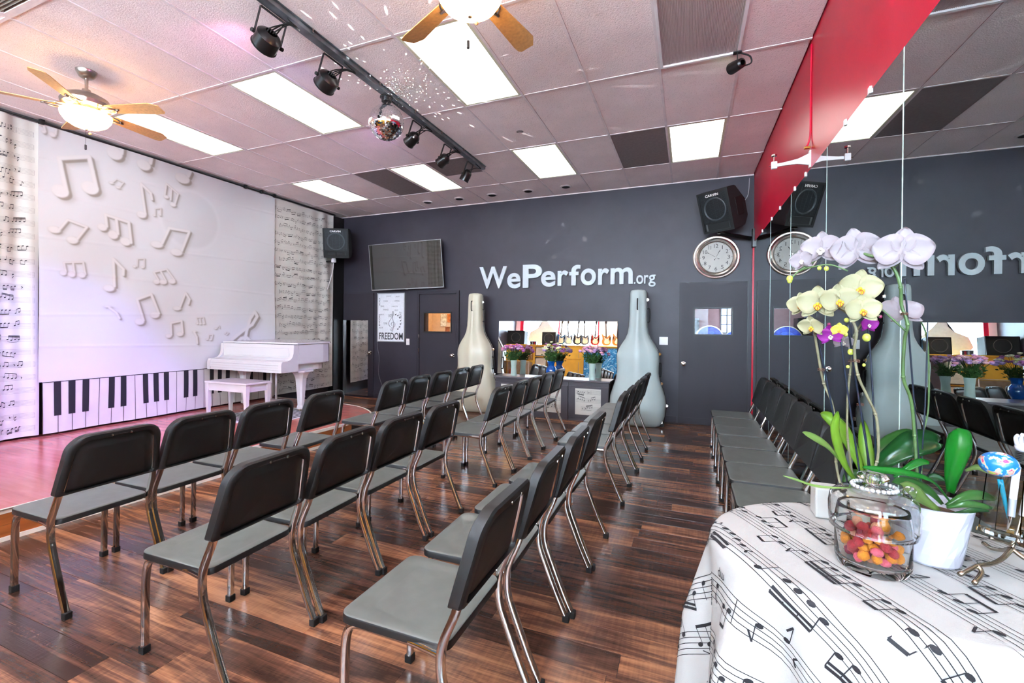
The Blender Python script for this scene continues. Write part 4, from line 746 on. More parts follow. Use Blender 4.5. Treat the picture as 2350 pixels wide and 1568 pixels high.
for k in range(7):
    a = R(-60+k*24); x, z = -5.23+.13*math.cos(a), 1.50+.15*math.sin(a); bm = B(); ball(bm, (x, YB-.0215, z), .014, 1.2, .1, .8, 8, 5); tube(bm, [(x+.012, YB-.0215, z), (x+.02, YB-.0215, z+.035)], .002, 4); obj('printed_note', bm, dm, t)
# switch, outlet
for x, z, w, lab, ng in ((-4.945, 1.13, .036, 'white light switch plate beside the framed poster', 1), (-.347, 1.238, .062, 'white double switch plate between the grey instrument case and right door', 2)):
    t = thing('wall_switch', lab, 'switch', (x, YB, z)); obj('plate', bx(x-w, x+w, YB-.008, YB, z-.06, z+.06, bev=.002), M['white'], t)
    for q in range(ng): obj('toggle', bx(x-.008+(q-.5*(ng-1))*.05, x+.008+(q-.5*(ng-1))*.05, YB-.018, YB-.006, z-.018, z+.018, bev=.002), M['white'], t)
bm = B(); tube(bm, [(-5.655, YB-.006, 2.05), (-5.655, YB-.006, 1.1), (-5.60, YB-.008, .8), (-5.62, YB-.008, .5), (-5.52, YB-.02, .25), (-5.40, YB-.05, .02)], .006, 6, 5); tag(obj('power_cable', bm, mat('grey_cable', (90, 88, 90), .5), None, loc=(-5.6, YB, 1), smooth='all'), 'thin grey cable hanging down the wall below the framed poster', 'cable')
# television
tv = thing('television', 'wall-mounted flat television above the framed poster', 'television', (-4.95, 7.36, 2.55))
q = [Vector((-5.62, 7.26, 2.105)), Vector((-4.10, 7.36, 2.140)), Vector((-4.125, 7.30, 3.00)), Vector((-5.66, 7.20, 2.975))]
ex = (q[1]-q[0]).normalized(); ez = (q[3]-q[0]).normalized(); en = ex.cross(ez).normalized(); w_ = (q[1]-q[0]).length; h_ = (q[3]-q[0]).length
TT = Matrix(((ex.x, ez.x, en.x, q[0].x), (ex.y, ez.y, en.y, q[0].y), (ex.z, ez.z, en.z, q[0].z), (0, 0, 0, 1)))
def tvbox(a, b_, c, d, e, f, bev=0):
    bm = bx(a, b_, c, d, e, f, bev=bev); bmesh.ops.transform(bm, matrix=TT, verts=bm.verts); return bm
obj('casing', tvbox(0, w_, 0, h_, -.045, -.004, .004), M['blackmetal'], tv); obj('screen', tvbox(.012, w_-.008, .02, h_-.012, -.003, -.001), M['screen'], tv)
bm = tvbox(0, w_, 0, .016, -.006, .003); join(bm, tvbox(0, w_, h_-.008, h_, -.006, .002)); join(bm, tvbox(0, .007, .016, h_-.008, -.006, .002)); join(bm, tvbox(w_-.007, w_, .016, h_-.008, -.006, .002)); obj('bezel', bm, M['silver'], tv)
obj('logo_tab', tvbox(w_/2-.025, w_/2+.025, -.008, .006, -.004, .004, .002), M['silver'], tv)
bm = B(); box(bm, -4.95, -4.75, 7.33, YB-.003, 2.45, 2.65, bev=.005); obj('wall_bracket', bm, M['blackmetal'], tv)
# sign letters
sg = thing('wall_sign', 'white raised lettering reading WePerform.org on the dark back wall', 'sign', (-1.95, YB, 2.3))
lm = mat('white_foam_letters', (192, 201, 205), .5, var=.03)
for ch, x0, x1, z0, z1 in (('W', -3.43, -2.905, 2.105, 2.487), ('e', -2.90, -2.655, 2.097, 2.36), ('P', -2.615, -2.275, 2.10, 2.492), ('e', -2.29, -2.04, 2.108, 2.37), ('r', -2.005, -1.825, 2.12, 2.37), ('f', -1.81, -1.625, 2.117, 2.452), ('o', -1.62, -1.375, 2.112, 2.385), ('r', -1.34, -1.165, 2.117, 2.378), ('m', -1.145, -.805, 2.12, 2.378), ('.', -.79, -.762, 2.117, 2.142), ('o', -.752, -.648, 2.113, 2.25), ('r', -.637, -.572, 2.117, 2.25), ('g', -.572, -.468, 2.068, 2.25)):
    obj('letter', text_fit(ch, x0, x1, z0, z1, Tq(YB-.003), .042, .022 if z1-z0 > .2 else .012, 6), lm, sg)
# clock
ck = thing('wall_clock', 'large round silver-rimmed wall clock above the right door', 'clock', (.362, YB, 2.472)); cx, cz = .362, 2.474
obj('case', lathe(B(), [(.30, .0), (.312, .01), (.312, .026), (.30, .036), (.285, .034), (.276, .044), (.258, .050), (.24, .042), (.232, .026), (.224, .022)], (cx, YB, cz), 56, ax='y', cap=False), mat('champagne_metal', (205, 196, 188), .22, .9), ck, smooth=True)
obj('dial', lathe(B(), [(.226, .018), (0, .019)], (cx, YB, cz), 48, ax='y', cap=False), mat('aged_dial', (178, 174, 166), .5, var=.06, scale=6), ck)
obj('inner_ring', lathe(B(), [(.230, .018), (.232, .03), (.222, .024), (.220, .019)], (cx, YB, cz), 48, ax='y', cap=False), M['brushed'], ck, smooth=True)
dk = mat('clock_ink', (52, 46, 44), .5)
for k in range(1, 13):
    a = R(90-30*k); x, z = cx+.166*math.cos(a), cz+.166*math.sin(a); w = {1: .005, 11: .018}.get(k, .017 if k < 10 else .028)
    obj('numeral', text_fit(str(k), x-w, x+w, z-.027, z+.027, Tq(YB-.0195), .0015), dk, ck)
    obj('minute_mark', lathe(B(), [(.005, 0), (.005, .002)], (cx+.209*math.cos(a), YB-.019, cz+.209*math.sin(a)), 8, ax='y'), dk, ck)
def hand(ang, L_, w, tail):
    a = R(90-ang); d = Vector((math.cos(a), 0, math.sin(a))); n_ = Vector((-d.z, 0, d.x)); c = Vector((cx, YB-.026, cz)); bm = B()
    pts = [c-d*tail-n_*w*.5, c-d*tail+n_*w*.5, c+n_*w*.6, c+d*L_*.72+n_*w*.4, c+d*L_*.76+n_*w*1.7, c+d*L_, c+d*L_*.76-n_*w*1.7, c+d*L_*.72-n_*w*.4, c-n_*w*.6]
    prism(bm, [(p.x, p.z) for p in pts], .0, .0015, Tq(YB-.0245)); ball(bm, c-d*tail, .007, 1, .3, 1, 10, 6); obj('clock_hand', bm, dk, ck)
hand(302, .155, .0035, .045); hand(28, .125, .0042, .04); obj('centre_cap', lathe(B(), [(.008, 0), (.008, .008)], (cx, YB-.02, cz), 14, ax='y'), M['brushed'], ck)
# hanging speakers
def speaker(name, label, c, rot, W_, H_, D_, horns):
    t = thing(name, label, 'speaker', c, 0, None); c = Vector(c)
    def tr(bm):
        for v in bm.verts: v.co = rot @ v.co+c
        return bm
    # front faces local -y; wedge side profile
    prof = [(-D_/2, -H_/2), (-D_/2, H_/2), (D_*.02, H_/2), (D_/2, H_*.12), (D_/2, -H_*.30), (D_*.22, -H_/2)]
    bm = prism(B(), prof, -W_/2, W_/2, YZ); bmesh.ops.bevel(bm, geom=[e for e in bm.edges if e.calc_face_angle(0) > .3], offset=.012, segments=2, affect='EDGES'); obj('cabinet', tr(bm), M['spk'], t)
    bm = B(); rim(bm, -W_/2+.03, W_/2-.03, -H_/2+.03, H_/2-.03, .03, -D_/2-.012, -D_/2+.01); obj('front_frame', tr(bm), M['spk'], t)
    obj('cone', tr(lathe(B(), [(W_*.36, .004), (W_*.34, .010), (W_*.30, -.002), (W_*.12, -.03), (W_*.11, -.012), (0, -.006)], (0, -D_/2, H_*.06), 34, ax='y', cap=False)), mat('speaker_cone', (62, 68, 72), .45), t, smooth=True)
    bm = B(); nb = 30
    for k in range(nb): z = -H_*.24+(H_*.70)*k/nb; box(bm, -W_/2+.032, W_/2-.032, -D_/2-.009, -D_/2-.006, z, z+H_*.70/nb*.22)
    for k in range(7): x = -W_/2+.04+(W_-.08)*k/6; box(bm, x-.0015, x+.0015, -D_/2-.007, -D_/2-.005, -H_*.24, H_*.46)
    obj('grille', tr(bm), M['spkg'], t)
    if horns == 1:
        bm = loops(B(), [[(-W_*.38, -D_/2-.008, -H_*.27), (W_*.38, -D_/2-.008, -H_*.27), (W_*.38, -D_/2-.008, -H_*.45), (-W_*.38, -D_/2-.008, -H_*.45)], [(-W_*.12, -D_/2+.05, -H_*.32), (W_*.12, -D_/2+.05, -H_*.32), (W_*.12, -D_/2+.05, -H_*.40), (-W_*.12, -D_/2+.05, -H_*.40)]], cap0=False)
        obj('horn', tr(bm), M['spkh'], t)
    else:
        for s in (-1, 1):
            cx_ = s*W_*.2; bm = loops(B(), [[(cx_-W_*.16, -D_/2-.008, -H_*.30), (cx_+W_*.16, -D_/2-.008, -H_*.30), (cx_+W_*.16, -D_/2-.008, -H_*.42), (cx_-W_*.16, -D_/2-.008, -H_*.42)], [(cx_-.02, -D_/2+.04, -H_*.34), (cx_+.02, -D_/2+.04, -H_*.34), (cx_+.02, -D_/2+.04, -H_*.38), (cx_-.02, -D_/2+.04, -H_*.38)]], cap0=False); obj('horn', tr(bm), M['spkh'], t)
    TX = Matrix.Translation(c) @ rot.to_4x4() @ Matrix.Translation((0, -D_/2-.010, 0)) @ WALLY
    obj('lettering', text_fit('CARVIN', -W_*.22, W_*.20, H_*.375, H_*.435, TX, .003, .01), M['white'], t)
    return t, tr
M['spk'] = mat('black_speaker_carpet', (20, 23, 24), .7, bump=.5, bscale=500); M['spkg'] = mat('grille_metal', (52, 58, 62), .4, .5); M['spkh'] = mat('horn_plastic', (60, 64, 66), .4)
rt = Matrix.Rotation(R(-36), 3, 'Z') @ Matrix.Rotation(R(20), 3, 'X')
s1, tr1 = speaker('loudspeaker', 'black wedge loudspeaker hanging above the clock beside the red wall', (.425, 7.10, 3.09), rt, .45, .56, .36, 1)



bm = B(); box(bm, .222, .231, -.06, .09, -.12, .12, bev=.003); obj('handle_cup', tr1(bm), M['rubber'], s1)
bm = B(); box(bm, .206, .212, -.05, .08, -.004, .008); obj('handle_bar', tr1(bm), M['silver'], s1)
t = thing('speaker_bracket', 'black steel arm bracket under the right hanging loudspeaker', 'bracket', (.62, 7.3, 2.75))
bm = B(); tube(bm, [(.40, 7.16, 2.765), (.52, 7.2, 2.745), (.80, 7.40, 2.71)], .022, 4, 0, .03); obj('arm', bm, M['blackmetal'], t); obj('wall_plate', bx(.815, XR+.004, 7.34, 7.46, 2.58, 2.84, bev=.004), M['blackmetal'], t); obj('swivel', lathe(B(), [(.05, 2.76), (.05, 2.785), (.03, 2.80)], (.41, 7.16, 0), 18), M['blackmetal'], t)
bm = B(); tube(bm, [(.66, 7.3, 3.17), (.74, 7.35, 3.28), (.77, 7.42, 3.40), (.78, 7.46, 3.58)], .005, 6, 5); tag(obj('speaker_cable', bm, mat('pale_cable', (170, 170, 176), .5), None, loc=(.7, 7.4, 3.3), smooth='all'), 'thin pale cable rising from the right loudspeaker to the ceiling', 'cable')
rt = Matrix.Rotation(R(30), 3, 'Z') @ Matrix.Rotation(R(12), 3, 'X')
s2, tr2 = speaker('loudspeaker', 'black loudspeaker on a wall mount at the end of the left score curtain', (-6.15, 6.92, 3.0), rt, .46, .54, .36, 2)
t = thing('speaker_bracket', 'pale round mount with hanging cord under the left loudspeaker', 'bracket', (-6.25, 6.95, 2.66))
obj('swivel', lathe(B(), [(.03, 2.63), (.045, 2.64), (.045, 2.68), (.03, 2.73)], (-6.25, 6.92, 0), 16), M['white'], t, smooth=True); obj('arm', bx(-6.62, -6.25, 6.90, 6.94, 2.645, 2.675), M['blackmetal'], t)
bm = B(); tube(bm, [(-6.25, 6.92, 2.63), (-6.28, 6.92, 2.45), (-6.38, 6.93, 2.2), (-6.47, 6.95, 2.05)], .008, 6, 4); obj('cord', bm, M['white'], t, smooth='all')
# ================================================================== WALL MIRROR on the right wall
wm = thing('wall_mirror', 'floor-to-head-height mirror panels covering the right wall', 'mirror', (XR, 3, 1.33))
sy = [7.40, 5.967, 4.855, 3.69, 2.503, 1.32, .13, -1.06, -2.25]
for a, b_ in zip(sy, sy[1:]):
    obj('mirror_pane', bx(XR, XR+.005, b_+.002, a-.002, .0, 2.655, bev=.0015), M['mirror'], wm)
gl = mat('polished_glass_edge', (190, 215, 205), .15, var=.2, scale=30, spec=.9)
for a in sy[1:-1]: obj('pane_edge', bx(XR-.0012, XR, a-.0035, a+.0035, 0, 2.655), gl, wm)
for y in (6.6, 5.9, 5.4, 4.7, 4.3, 3.3, 2.9): obj('mirror_clip', bx(XR-.008, XR+.004, y-.014, y+.014, 2.64, 2.675, bev=.002), M['white'], wm)
# clamp bracket on the red wall and red cable
t = thing('wall_bracket', 'white clamp arm bracket on the red wall above the mirror', 'bracket', (XR, 4.17, 2.74))
bm = loops(B(), [[(x, 4.17+w*a, z+h*b_) for a, b_ in ((-1, -1), (1, -1), (1, 1), (-1, 1))] for x, w, z, h in ((XR, .010, 2.735, .045), (.76, .008, 2.728, .018), (.66, .007, 2.718, .011), (.60, .007, 2.715, .011))]); obj('arm', bm, M['white'], t)
obj('wall_plate', bx(XR-.006, XR+.005, 4.15, 4.19, 2.67, 2.80, bev=.002), M['white'], t); obj('clamp_block', bx(.585, .625, 4.155, 4.185, 2.69, 2.745, bev=.004), M['white'], t)
bm = lathe(B(), [(.005, 2.74), (.005, 2.785), (.02, 2.788), (.02, 2.80), (0, 2.802)], (.605, 4.17, 0), 12); tube(bm, [(.57, 4.17, 2.715), (.62, 4.17, 2.715)], .004, 6); obj('clamp_screw', bm, M['chrome'], t, smooth=True)
bm = B(); tube(bm, [(XR+.0, 4.16, 3.60), (XR+.0, 4.165, 3.3), (XR+.0, 4.165, 2.95), (XR-.01, 4.17, 2.86), (XR-.03, 4.17, 2.82)], .007, 6, 5); tag(obj('red_cable', bm, M['red'], None, loc=(XR, 4.16, 3.2), smooth='all'), 'red painted cable running down the red wall to the clamp bracket', 'cable')
tag(obj('cable_hook', bx(.80, XR, 4.15, 4.18, 2.815, 2.83, bev=.003), mat('brass_hook', (190, 150, 70), .3, 1), None, loc=(XR, 4.16, 2.82)), 'small brass hook at the lower end of the red cable', 'hook')
# ================================================================== LOW CABINETS, LEANING MIRROR
cabs = [(-2.93, -2.32, 'left'), (-2.32, -1.705, 'middle'), (-1.705, -1.09, 'right')]; cp = mat('charcoal_cabinet_paint', (66, 60, 66), .4, var=.1, scale=4)
for a, b_, nm in cabs:
    t = thing('low_cabinet', '%s dark cabinet with a score-fabric door panel under the back wall mirror' % {'left': 'leftmost', 'middle': 'middle', 'right': 'rightmost'}[nm], 'cabinet', ((a+b_)/2, 7.2, 0), 0, 'dark cabinets under the back mirror')
    obj('body', bx(a+.002, b_-.002, 7.03, 7.47, .0, .60), cp, t)
    d = obj('door', bx(a+.006, b_-.006, 7.006, 7.028, .05, .53, bev=.002), cp, t)
    pc = (a+b_)/2; fp = obj('fabric_panel', bx(pc-.195, pc+.195, 7.001, 7.006, .10, .50), M['cloth'], d)
    o = print_on('printed_score', score_polys(pc-.195, pc+.195, .09, .56, .125, .055, int(-a*10), seg=.5), lambda s, tt: (s, 6.9995, tt) if .10 < tt < .5 else None, M['ink'], d)
    obj('plinth', bx(a+.004, b_-.004, 7.02, 7.03, 0, .05), cp, t)
wt = tag(obj('worktop', bx(-2.95, -1.07, 6.99, 7.48, .601, .627, bev=.003), mat('cabinet_top_paint', (96, 92, 98), .3, var=.08), None, loc=(-2, 7.2, .6)), 'long dark worktop over the low cabinets, carrying the flower vases', 'worktop')
al = R(4.0); q0 = Vector((0, 7.40, .628)); LM = thing('leaning_mirror', 'wide frameless mirror leaning on the back wall behind the flower vases', 'mirror', (-2.04, 7.41, .628))
bm = bx(-3.05, -1.03, 0, .006, 0, .905)
for v in bm.verts: y_, z_ = v.co.y, v.co.z; v.co.y = 7.395+y_*math.cos(al)+z_*math.sin(al); v.co.z = .628+z_*math.cos(al)-y_*math.sin(al)
obj('mirror_glass', bm, M['mirror2'], LM)
# ================================================================== VASES with bouquets
leafm = mat('flower_foliage', (48, 88, 38), .5, var=.35, scale=20); 
def bouquet(x, y, z, rx, rz, colset, label, n, seed, tall=0):
    rg = random.Random(seed); t = thing('flower_bouquet', label, 'flowers', (x, y, z), 0, 'bouquets on the cabinet')
    st_ = B(); lf = B(); blooms = {c: B() for c in range(len(colset))}
    for k in range(n):
        a = rg.uniform(0, 2*PI); e = rg.uniform(.15, 1)**.6; tx, ty = x+rx*e*math.cos(a), y+rx*.6*e*math.sin(a); tz = z+.10+rz*(1-.55*e*e)+rg.uniform(-.03, .03)
        if tall and k % 9 == 0: tz += .06
        tube(st_, [(x+.02*math.cos(a), y+.02*math.sin(a), z-.05), ((x+tx)/2, (y+ty)/2, (z+tz)/2+.01), (tx, ty, tz)], .0022, 4)
        b_ = blooms[rg.randrange(len(colset))]; r = rg.uniform(.019, .029)
        ball(b_, (tx, ty, tz), r, 1, 1, .7, 7, 5)
        for q in range(5): an = 2*PI*q/5+k; ball(b_, (tx+r*.8*math.cos(an), ty+r*.8*math.sin(an)*.8, tz+r*.15), r*.5, 1, 1, .7, 5, 4)
    for k in range(int(n*4.5)):
        a = rg.uniform(0, 2*PI); e = rg.uniform(.1, .95); h = rg.uniform(0, 1); px, py, pz = x+rx*e*(.35+.6*h)*math.cos(a), y+rx*.6*e*(.35+.6*h)*math.sin(a), z+.0+h*rz*.75
        d = Vector((rg.uniform(-1, 1), rg.uniform(-1, 1), rg.uniform(-.3, 1))).normalized()*.042; s_ = d.orthogonal().normalized()*.014; p = Vector((px, py, pz))
        lf.faces.new([lf.verts.new(v) for v in (p, p+d*.5+s_, p+d, p+d*.5-s_)])
    obj('stems', st_, leafm, t); obj('foliage', lf, leafm, t, kind='stuff')
    for c, b_ in blooms.items(): obj('blossoms', b_, mat('blossom', colset[c], .6, var=.2, scale=60), t, smooth='all', kind='stuff')
def pvase(x, y, h, label):
    t = thing('flower_vase', label, 'vase', (x, y, .627))
    obj('glass_body', lathe(B(), [(0, .0), (.048, .0), (.052, .01), (.046, .10), (.044, .16), (.054, h-.01), (.055, h), (.050, h-.005), (.040, .15), (.042, .02), (0, .018)], (x, y, .628), 26, cap=False), M['glassgreen'], t, smooth=True)
PUR = [(196, 130, 200), (226, 180, 226), (170, 84, 160), (214, 130, 170)]
pvase(-2.665, 7.17, .255, 'pale frosted vase at the left end of the worktop'); bouquet(-2.68, 7.17, .87, .20, .17, PUR, 'purple and pink bouquet in the left frosted vase', 46, 1)
pvase(-1.36, 7.13, .255, 'pale frosted vase at the right end of the worktop'); bouquet(-1.37, 7.13, .87, .18, .17, [(214, 168, 222), (238, 160, 180), (190, 150, 206), (236, 190, 200)], 'pink and lilac bouquet in the right frosted vase', 46, 2)
t = thing('flower_vase', 'blue glass urn vase in the middle of the worktop', 'vase', (-2.02, 7.16, .627))
obj('glass_body', lathe(B(), [(0, 0), (.045, 0), (.05, .012), (.078, .06), (.086, .10), (.075, .15), (.048, .19), (.05, .215), (.066, .262), (.062, .262), (.045, .215), (.042, .19), (.068, .15), (.078, .10), (.04, .02), (0, .02)], (-2.02, 7.16, .628), 30, cap=False), M['glassblue'], t, smooth=True)
bouquet(-2.01, 7.16, .88, .19, .17, [(212, 216, 150), (180, 150, 206), (228, 230, 190), (150, 90, 150)], 'green, cream and lilac bouquet in the blue vase', 44, 3, 1)
# ================================================================== DOUBLE BASS / CELLO CASES
def case(xc, label, m, seed, rz):
    t = thing('instrument_case', label, 'instrument case', (xc, 7.15, 0), rz, 'large instrument cases beside the cabinets')
    pr = [(0, .29, .17), (.015, .325, .20), (.06, .36, .22), (.15, .385, .235), (.30, .40, .24), (.42, .39, .235), (.55, .350, .22), (.66, .312, .21), (.76, .294, .205), (.86, .294, .205), (.96, .302, .205), (1.04, .298, .20), (1.12, .272, .19), (1.20, .226, .18), (1.27, .180, .17), (1.35, .147, .16), (1.45, .132, .15), (1.60, .125, .14), (1.80, .12, .135), (1.93, .117, .13), (1.975, .112, .125), (1.992, .095, .11), (1.998, .06, .08)]
    ls = []; N_ = 36
    for z, w, d in pr:
        l = []
        for k in range(N_):
            a = 2*PI*k/N_; c, s = math.cos(a), math.sin(a); q = (abs(c)**3.2+abs(s)**3.2)**(-1/3.2); x, y = w*c*q, d*s*q
            if s < -.3: y -= .045*math.exp(-(x/(w*.24))**4)*min(1, z*3)*(1 if z < 1.9 else .3)      # raised centre ridge
            l.append((x, y+.01*z, z))
        ls.append(l)
    bm = loops(B(), ls); bmesh.ops.recalc_face_normals(bm, faces=bm.faces); obj('shell', bm, m, t, smooth='all', local=True)
    for s in (1, -1):
        bm = B(); tube(bm, [(s*(w+.002), .02+.01*z, z) for z, w, d in pr[1:-1]], .008, 6, 2); obj('seam_band', bm, M['blackmetal'], t, smooth='all', local=True)
    for z, w in ((1.85, .120), (1.05, .298), (.62, .328), (.30, .40)): 
        bm = bx(w-.002, w+.022, -.012, .055, z-.022, z+.022, bev=.004); box(bm, w+.018, w+.028, 0, .04, z-.012, z+.012); obj('latch', bm, M['chrome'], t, local=True)
    bm = B(); tube(bm, [(0, -.17, 1.86), (.0, -.205, 1.84), (0, -.205, 1.72), (0, -.17, 1.70)], .009, 6, 4); obj('handle', bm, M['rubber'], t, smooth='all', local=True)
    for z, w in ((1.62, .126), (.82, .294)):
        bm = B(); tube(bm, [(w, .01, z+.1), (w+.035, .01, z+.085), (w+.035, .01, z-.085), (w, .01, z-.1)], .009, 6, 4); obj('handle', bm, M['rubber'], t, smooth='all', local=True)
    for y in (-.10, .12):
        obj('wheel', lathe(B(), [(0, -.014), (.035, -.014), (.038, 0), (.035, .014), (0, .014)], (.345, y, .038), 18, ax='y', cap=False), M['rubber'], t, smooth=True, local=True)
    obj('wheel_bracket', bx(.30, .36, -.12, .15, .05, .11, bev=.006), M['chrome'], t, local=True)
    obj('foot_pad', lathe(B(), [(.02, -.001), (.02, .01)], (-.1, -.1, 0), 12), M['rubber'], t, local=True)
    return t
case(-3.36, 'ivory double bass case standing left of the low cabinets', M['cello'], 1, R(4))
case(-.69, 'pale grey double bass case standing right of the low cabinets', M['cellob'], 2, R(2))
# ================================================================== CHAIRS (local frame: sitter faces -x, origin on the floor below the seat centre)
def post_x(z): # centre line of the rear tube
    P_ = [(0, .272), (.12, .222), (.25, .168), (.33, .140), (.38, .128), (.44, .128), (.50, .145), (.56, .172), (.62, .190), (.75, .222), (.86, .246)]
    for (z0, x0), (z1, x1) in zip(P_, P_[1:]):
        if z <= z1: return x0+(x1-x0)*(z-z0)/(z1-z0)
    return P_[-1][1]
def make_chair(label, group, loc):
    t = thing('stacking_chair', label, 'chair', loc, 0, group); K = dict(local=True)
    for s in (-1, 1):
        y = s*.228
        bm = B(); tube(bm, [(.268, y, .022), (.222, y, .12), (.168, y, .25), (.136, y, .335), (.127, y, .40), (.136, y, .47), (.172, s*.222, .56), (.195, s*.212, .64), (.225, s*.198, .76), (.240, s*.190, .83)], .0165, 10, 4, .0125, up=(0, 1, 0), sq=4)
        l = obj('leg', bm, M['chrome'], t, smooth=True, **K)
        bm = bx(.255, .288, y-.0175, y+.0175, 0, .034, bev=.004); obj('foot_cap', bm, M['rubber'], l, **K)
        y = s*.207
        bm = B(); tube(bm, [(-.272, y, .022), (-.268, y, .20), (-.264, y, .33), (-.250, y, .395), (-.215, y, .424), (-.15, y, .428), (.0, y, .428), (.12, s*.222, .428)], .0165, 10, 4, .0125, up=(0, 1, 0), sq=4)
        l = obj('leg', bm, M['chrome'], t, smooth=True, **K)
        obj('foot_cap', bx(-.290, -.256, y-.0175, y+.0175, 0, .034, bev=.004), M['rubber'], l, **K)
    bm = B()
    for x in (-.16, .09): tube(bm, [(x, -.21, .424), (x, .21, .424)], .010, 8)
    obj('seat_frame', bm, M['chrome'], t, smooth='all', **K)
    # seat
    def so(ins):
        o = []
        for x, y in rrect(-.282+ins, .142-ins, -.228+ins, .228-ins, max(.01, .045-ins), 5):
            f = (x+.282)/.424; o.append((x, y*(1-.03*f)))
        return o
    def dish(x, y): return -.014*math.exp(-(((x+.04)/.15)**2)**1.5-((y/.17)**2)**1.5)
    ls = [[(x, y, .424) for x, y in so(.006)], [(x, y, .426) for x, y in so(0)], [(x, y, .448) for x, y in so(0)], [(x, y, .4525) for x, y in so(.002)]]
    bm = loops(B(), ls); bmesh.ops.recalc_face_normals(bm, faces=bm.faces); obj('seat_edge', bm, M['plastic'], t, smooth=True, **K)
    ls = [[(x, y, .4527) for x, y in so(.002)], [(x, y, .4545) for x, y in so(.004)], [(x, y, .456) for x, y in so(.010)]]
    for f in (.86, .72, .56, .38, .2, .05): ls.append([((x+.07)*f-.07, y*f, .456+dish((x+.07)*f-.07, y*f)) for x, y in so(.010)])
    bm = loops(B(), ls); bmesh.ops.recalc_face_normals(bm, faces=bm.faces); obj('seat', bm, M['seat'], t, smooth=True, **K)
    # back shell
    def bo(ins):
        w0, w1, z0, z1 = .243-ins, .212-ins, .582+ins*.35, .882-ins; o = []
        rt_ = max(.02, .080-ins*.7); rb_ = .016; cs = ((w1-rt_, z1-rt_, 0, rt_), (-w1+rt_, z1-rt_, 90, rt_), (-w1+rb_, z0+rb_, 180, rb_), (w1-rb_, z0+rb_, 270, rb_))
        for x, z in [(cx+r_*math.cos(R(a0+90*k/7)), cz+r_*math.sin(R(a0+90*k/7))) for cx, cz, a0, r_ in cs for k in range(8)]:
            f = (z-z0)/(z1-z0); o.append((x*(1+(w0/w1-1)*(1-f)), z))
        return [(y, z-(.018 if z < (z0+z1)/2 else 0)*math.cos(min(1, abs(y)/.2)*PI/2)+(.0)) for y, z in o]
    def bp(y, z, off): return (post_x(z)+off+.020-.045*(abs(y)/.23)**2*.55, y, z)
    def rot_sc(l, f): 
        cz = .73; return [(y*f, cz+(z-cz)*f) for y, z in l]
    ls = []
    for f in (.04, .3, .6, .85): ls.append([bp(y, z, .004) for y, z in rot_sc(bo(.070), f)])
    ls += [[bp(y, z, .004) for y, z in bo(.070)], [bp(y, z, .001) for y, z in bo(.074-.012)], [bp(y, z, -.002) for y, z in bo(.036)], [bp(y, z, .022) for y, z in bo(.030)], [bp(y, z, .024) for y, z in bo(.027)], [bp(y, z, .024) for y, z in bo(.008)], [bp(y, z, .018) for y, z in bo(0)], [bp(y, z, -.018) for y, z in bo(0)], [bp(y, z, -.025) for y, z in bo(.010)]]
    for f in (.8, .55, .3, .05): ls.append([bp(y, z, -.025) for y, z in rot_sc(bo(.010), f)])
    bm = loops(B(), ls); bmesh.ops.recalc_face_normals(bm, faces=bm.faces)
    for f in list(bm.faces):          # the lower rim carries no rear lip
        pass
    bk = obj('backrest', bm, M['plastic'], t, smooth=True, **K)
    for s in (-1, 1):
        y = s*.045; x, _, z = bp(y, .861, .0245); obj('bolt', lathe(B(), [(.0065, 0), (.0065, .002), (0, .0035)], (x, y, z), 10, ax='x'), M['chrome'], bk, **K)
    bm = B(); x, _, z = bp(0, .861, .0245); tube(bm, [(x, -.03, z), (x, .03, z)], .0015, 5); obj('slot', bm, M['rubber'], bk, **K)
    return t
ORD = ['nearest', 'second', 'third', 'fourth', 'fifth', 'sixth', 'seventh', 'eighth', 'farthest']
G = []
for k, y in enumerate([1.487, 1.965, 2.455, 3.02, 4.01, 4.49, 5.00, 5.53, 5.99]): G.append((-2.785+.006*(y-1.5), y, '%s black chair in the row along the stage edge' % ORD[k]+(' (counting away from the viewer)' if k not in (0, 8) else ''), 'chairs in the row along the stage'))
for k, y in enumerate([1.475, 1.965, 2.455, 2.965, 4.04, 4.51, 4.975, 5.46, 5.96]): G.append((-1.645+.024*(y-1.5), y, '%s black chair in the middle row of seats' % ORD[k]+(' (counting away from the viewer)' if k not in (0, 8) else ''), 'chairs in the middle row'))
for k, y in enumerate([1.475, 1.985, 2.485, 2.98, 4.07, 4.545, 5.02, 5.455, 5.90]): G.append((-.548+.026*(y-1.5), y, '%s black chair in the aisle-side row of seats' % ORD[k]+(' (counting away from the viewer)' if k not in (0, 8) else ''), 'chairs in the row beside the aisle'))
ORM = ['nearest the white table', 'second from the white table', 'third from the white table', 'fourth from the white table', 'third from the back wall', 'second from the back wall', 'nearest the back wall']
for k, y in enumerate([3.10, 3.59, 4.05, 4.53, 5.01, 5.44, 5.915]): G.append((.812, y, 'black chair against the mirror wall, %s' % ORM[k], 'chairs along the mirror wall'))
random.seed(5); ch0 = None
for x, y, lab, g in G:
    loc = (x-.272, y, 0); rz = R(random.uniform(-1.2, 1.2)) if x < .7 else 0
    if ch0 is None: ch0 = make_chair(lab, g, loc); ch0.rotation_euler = (0, 0, rz)
    else: dup(ch0, loc, rz, lab, g)
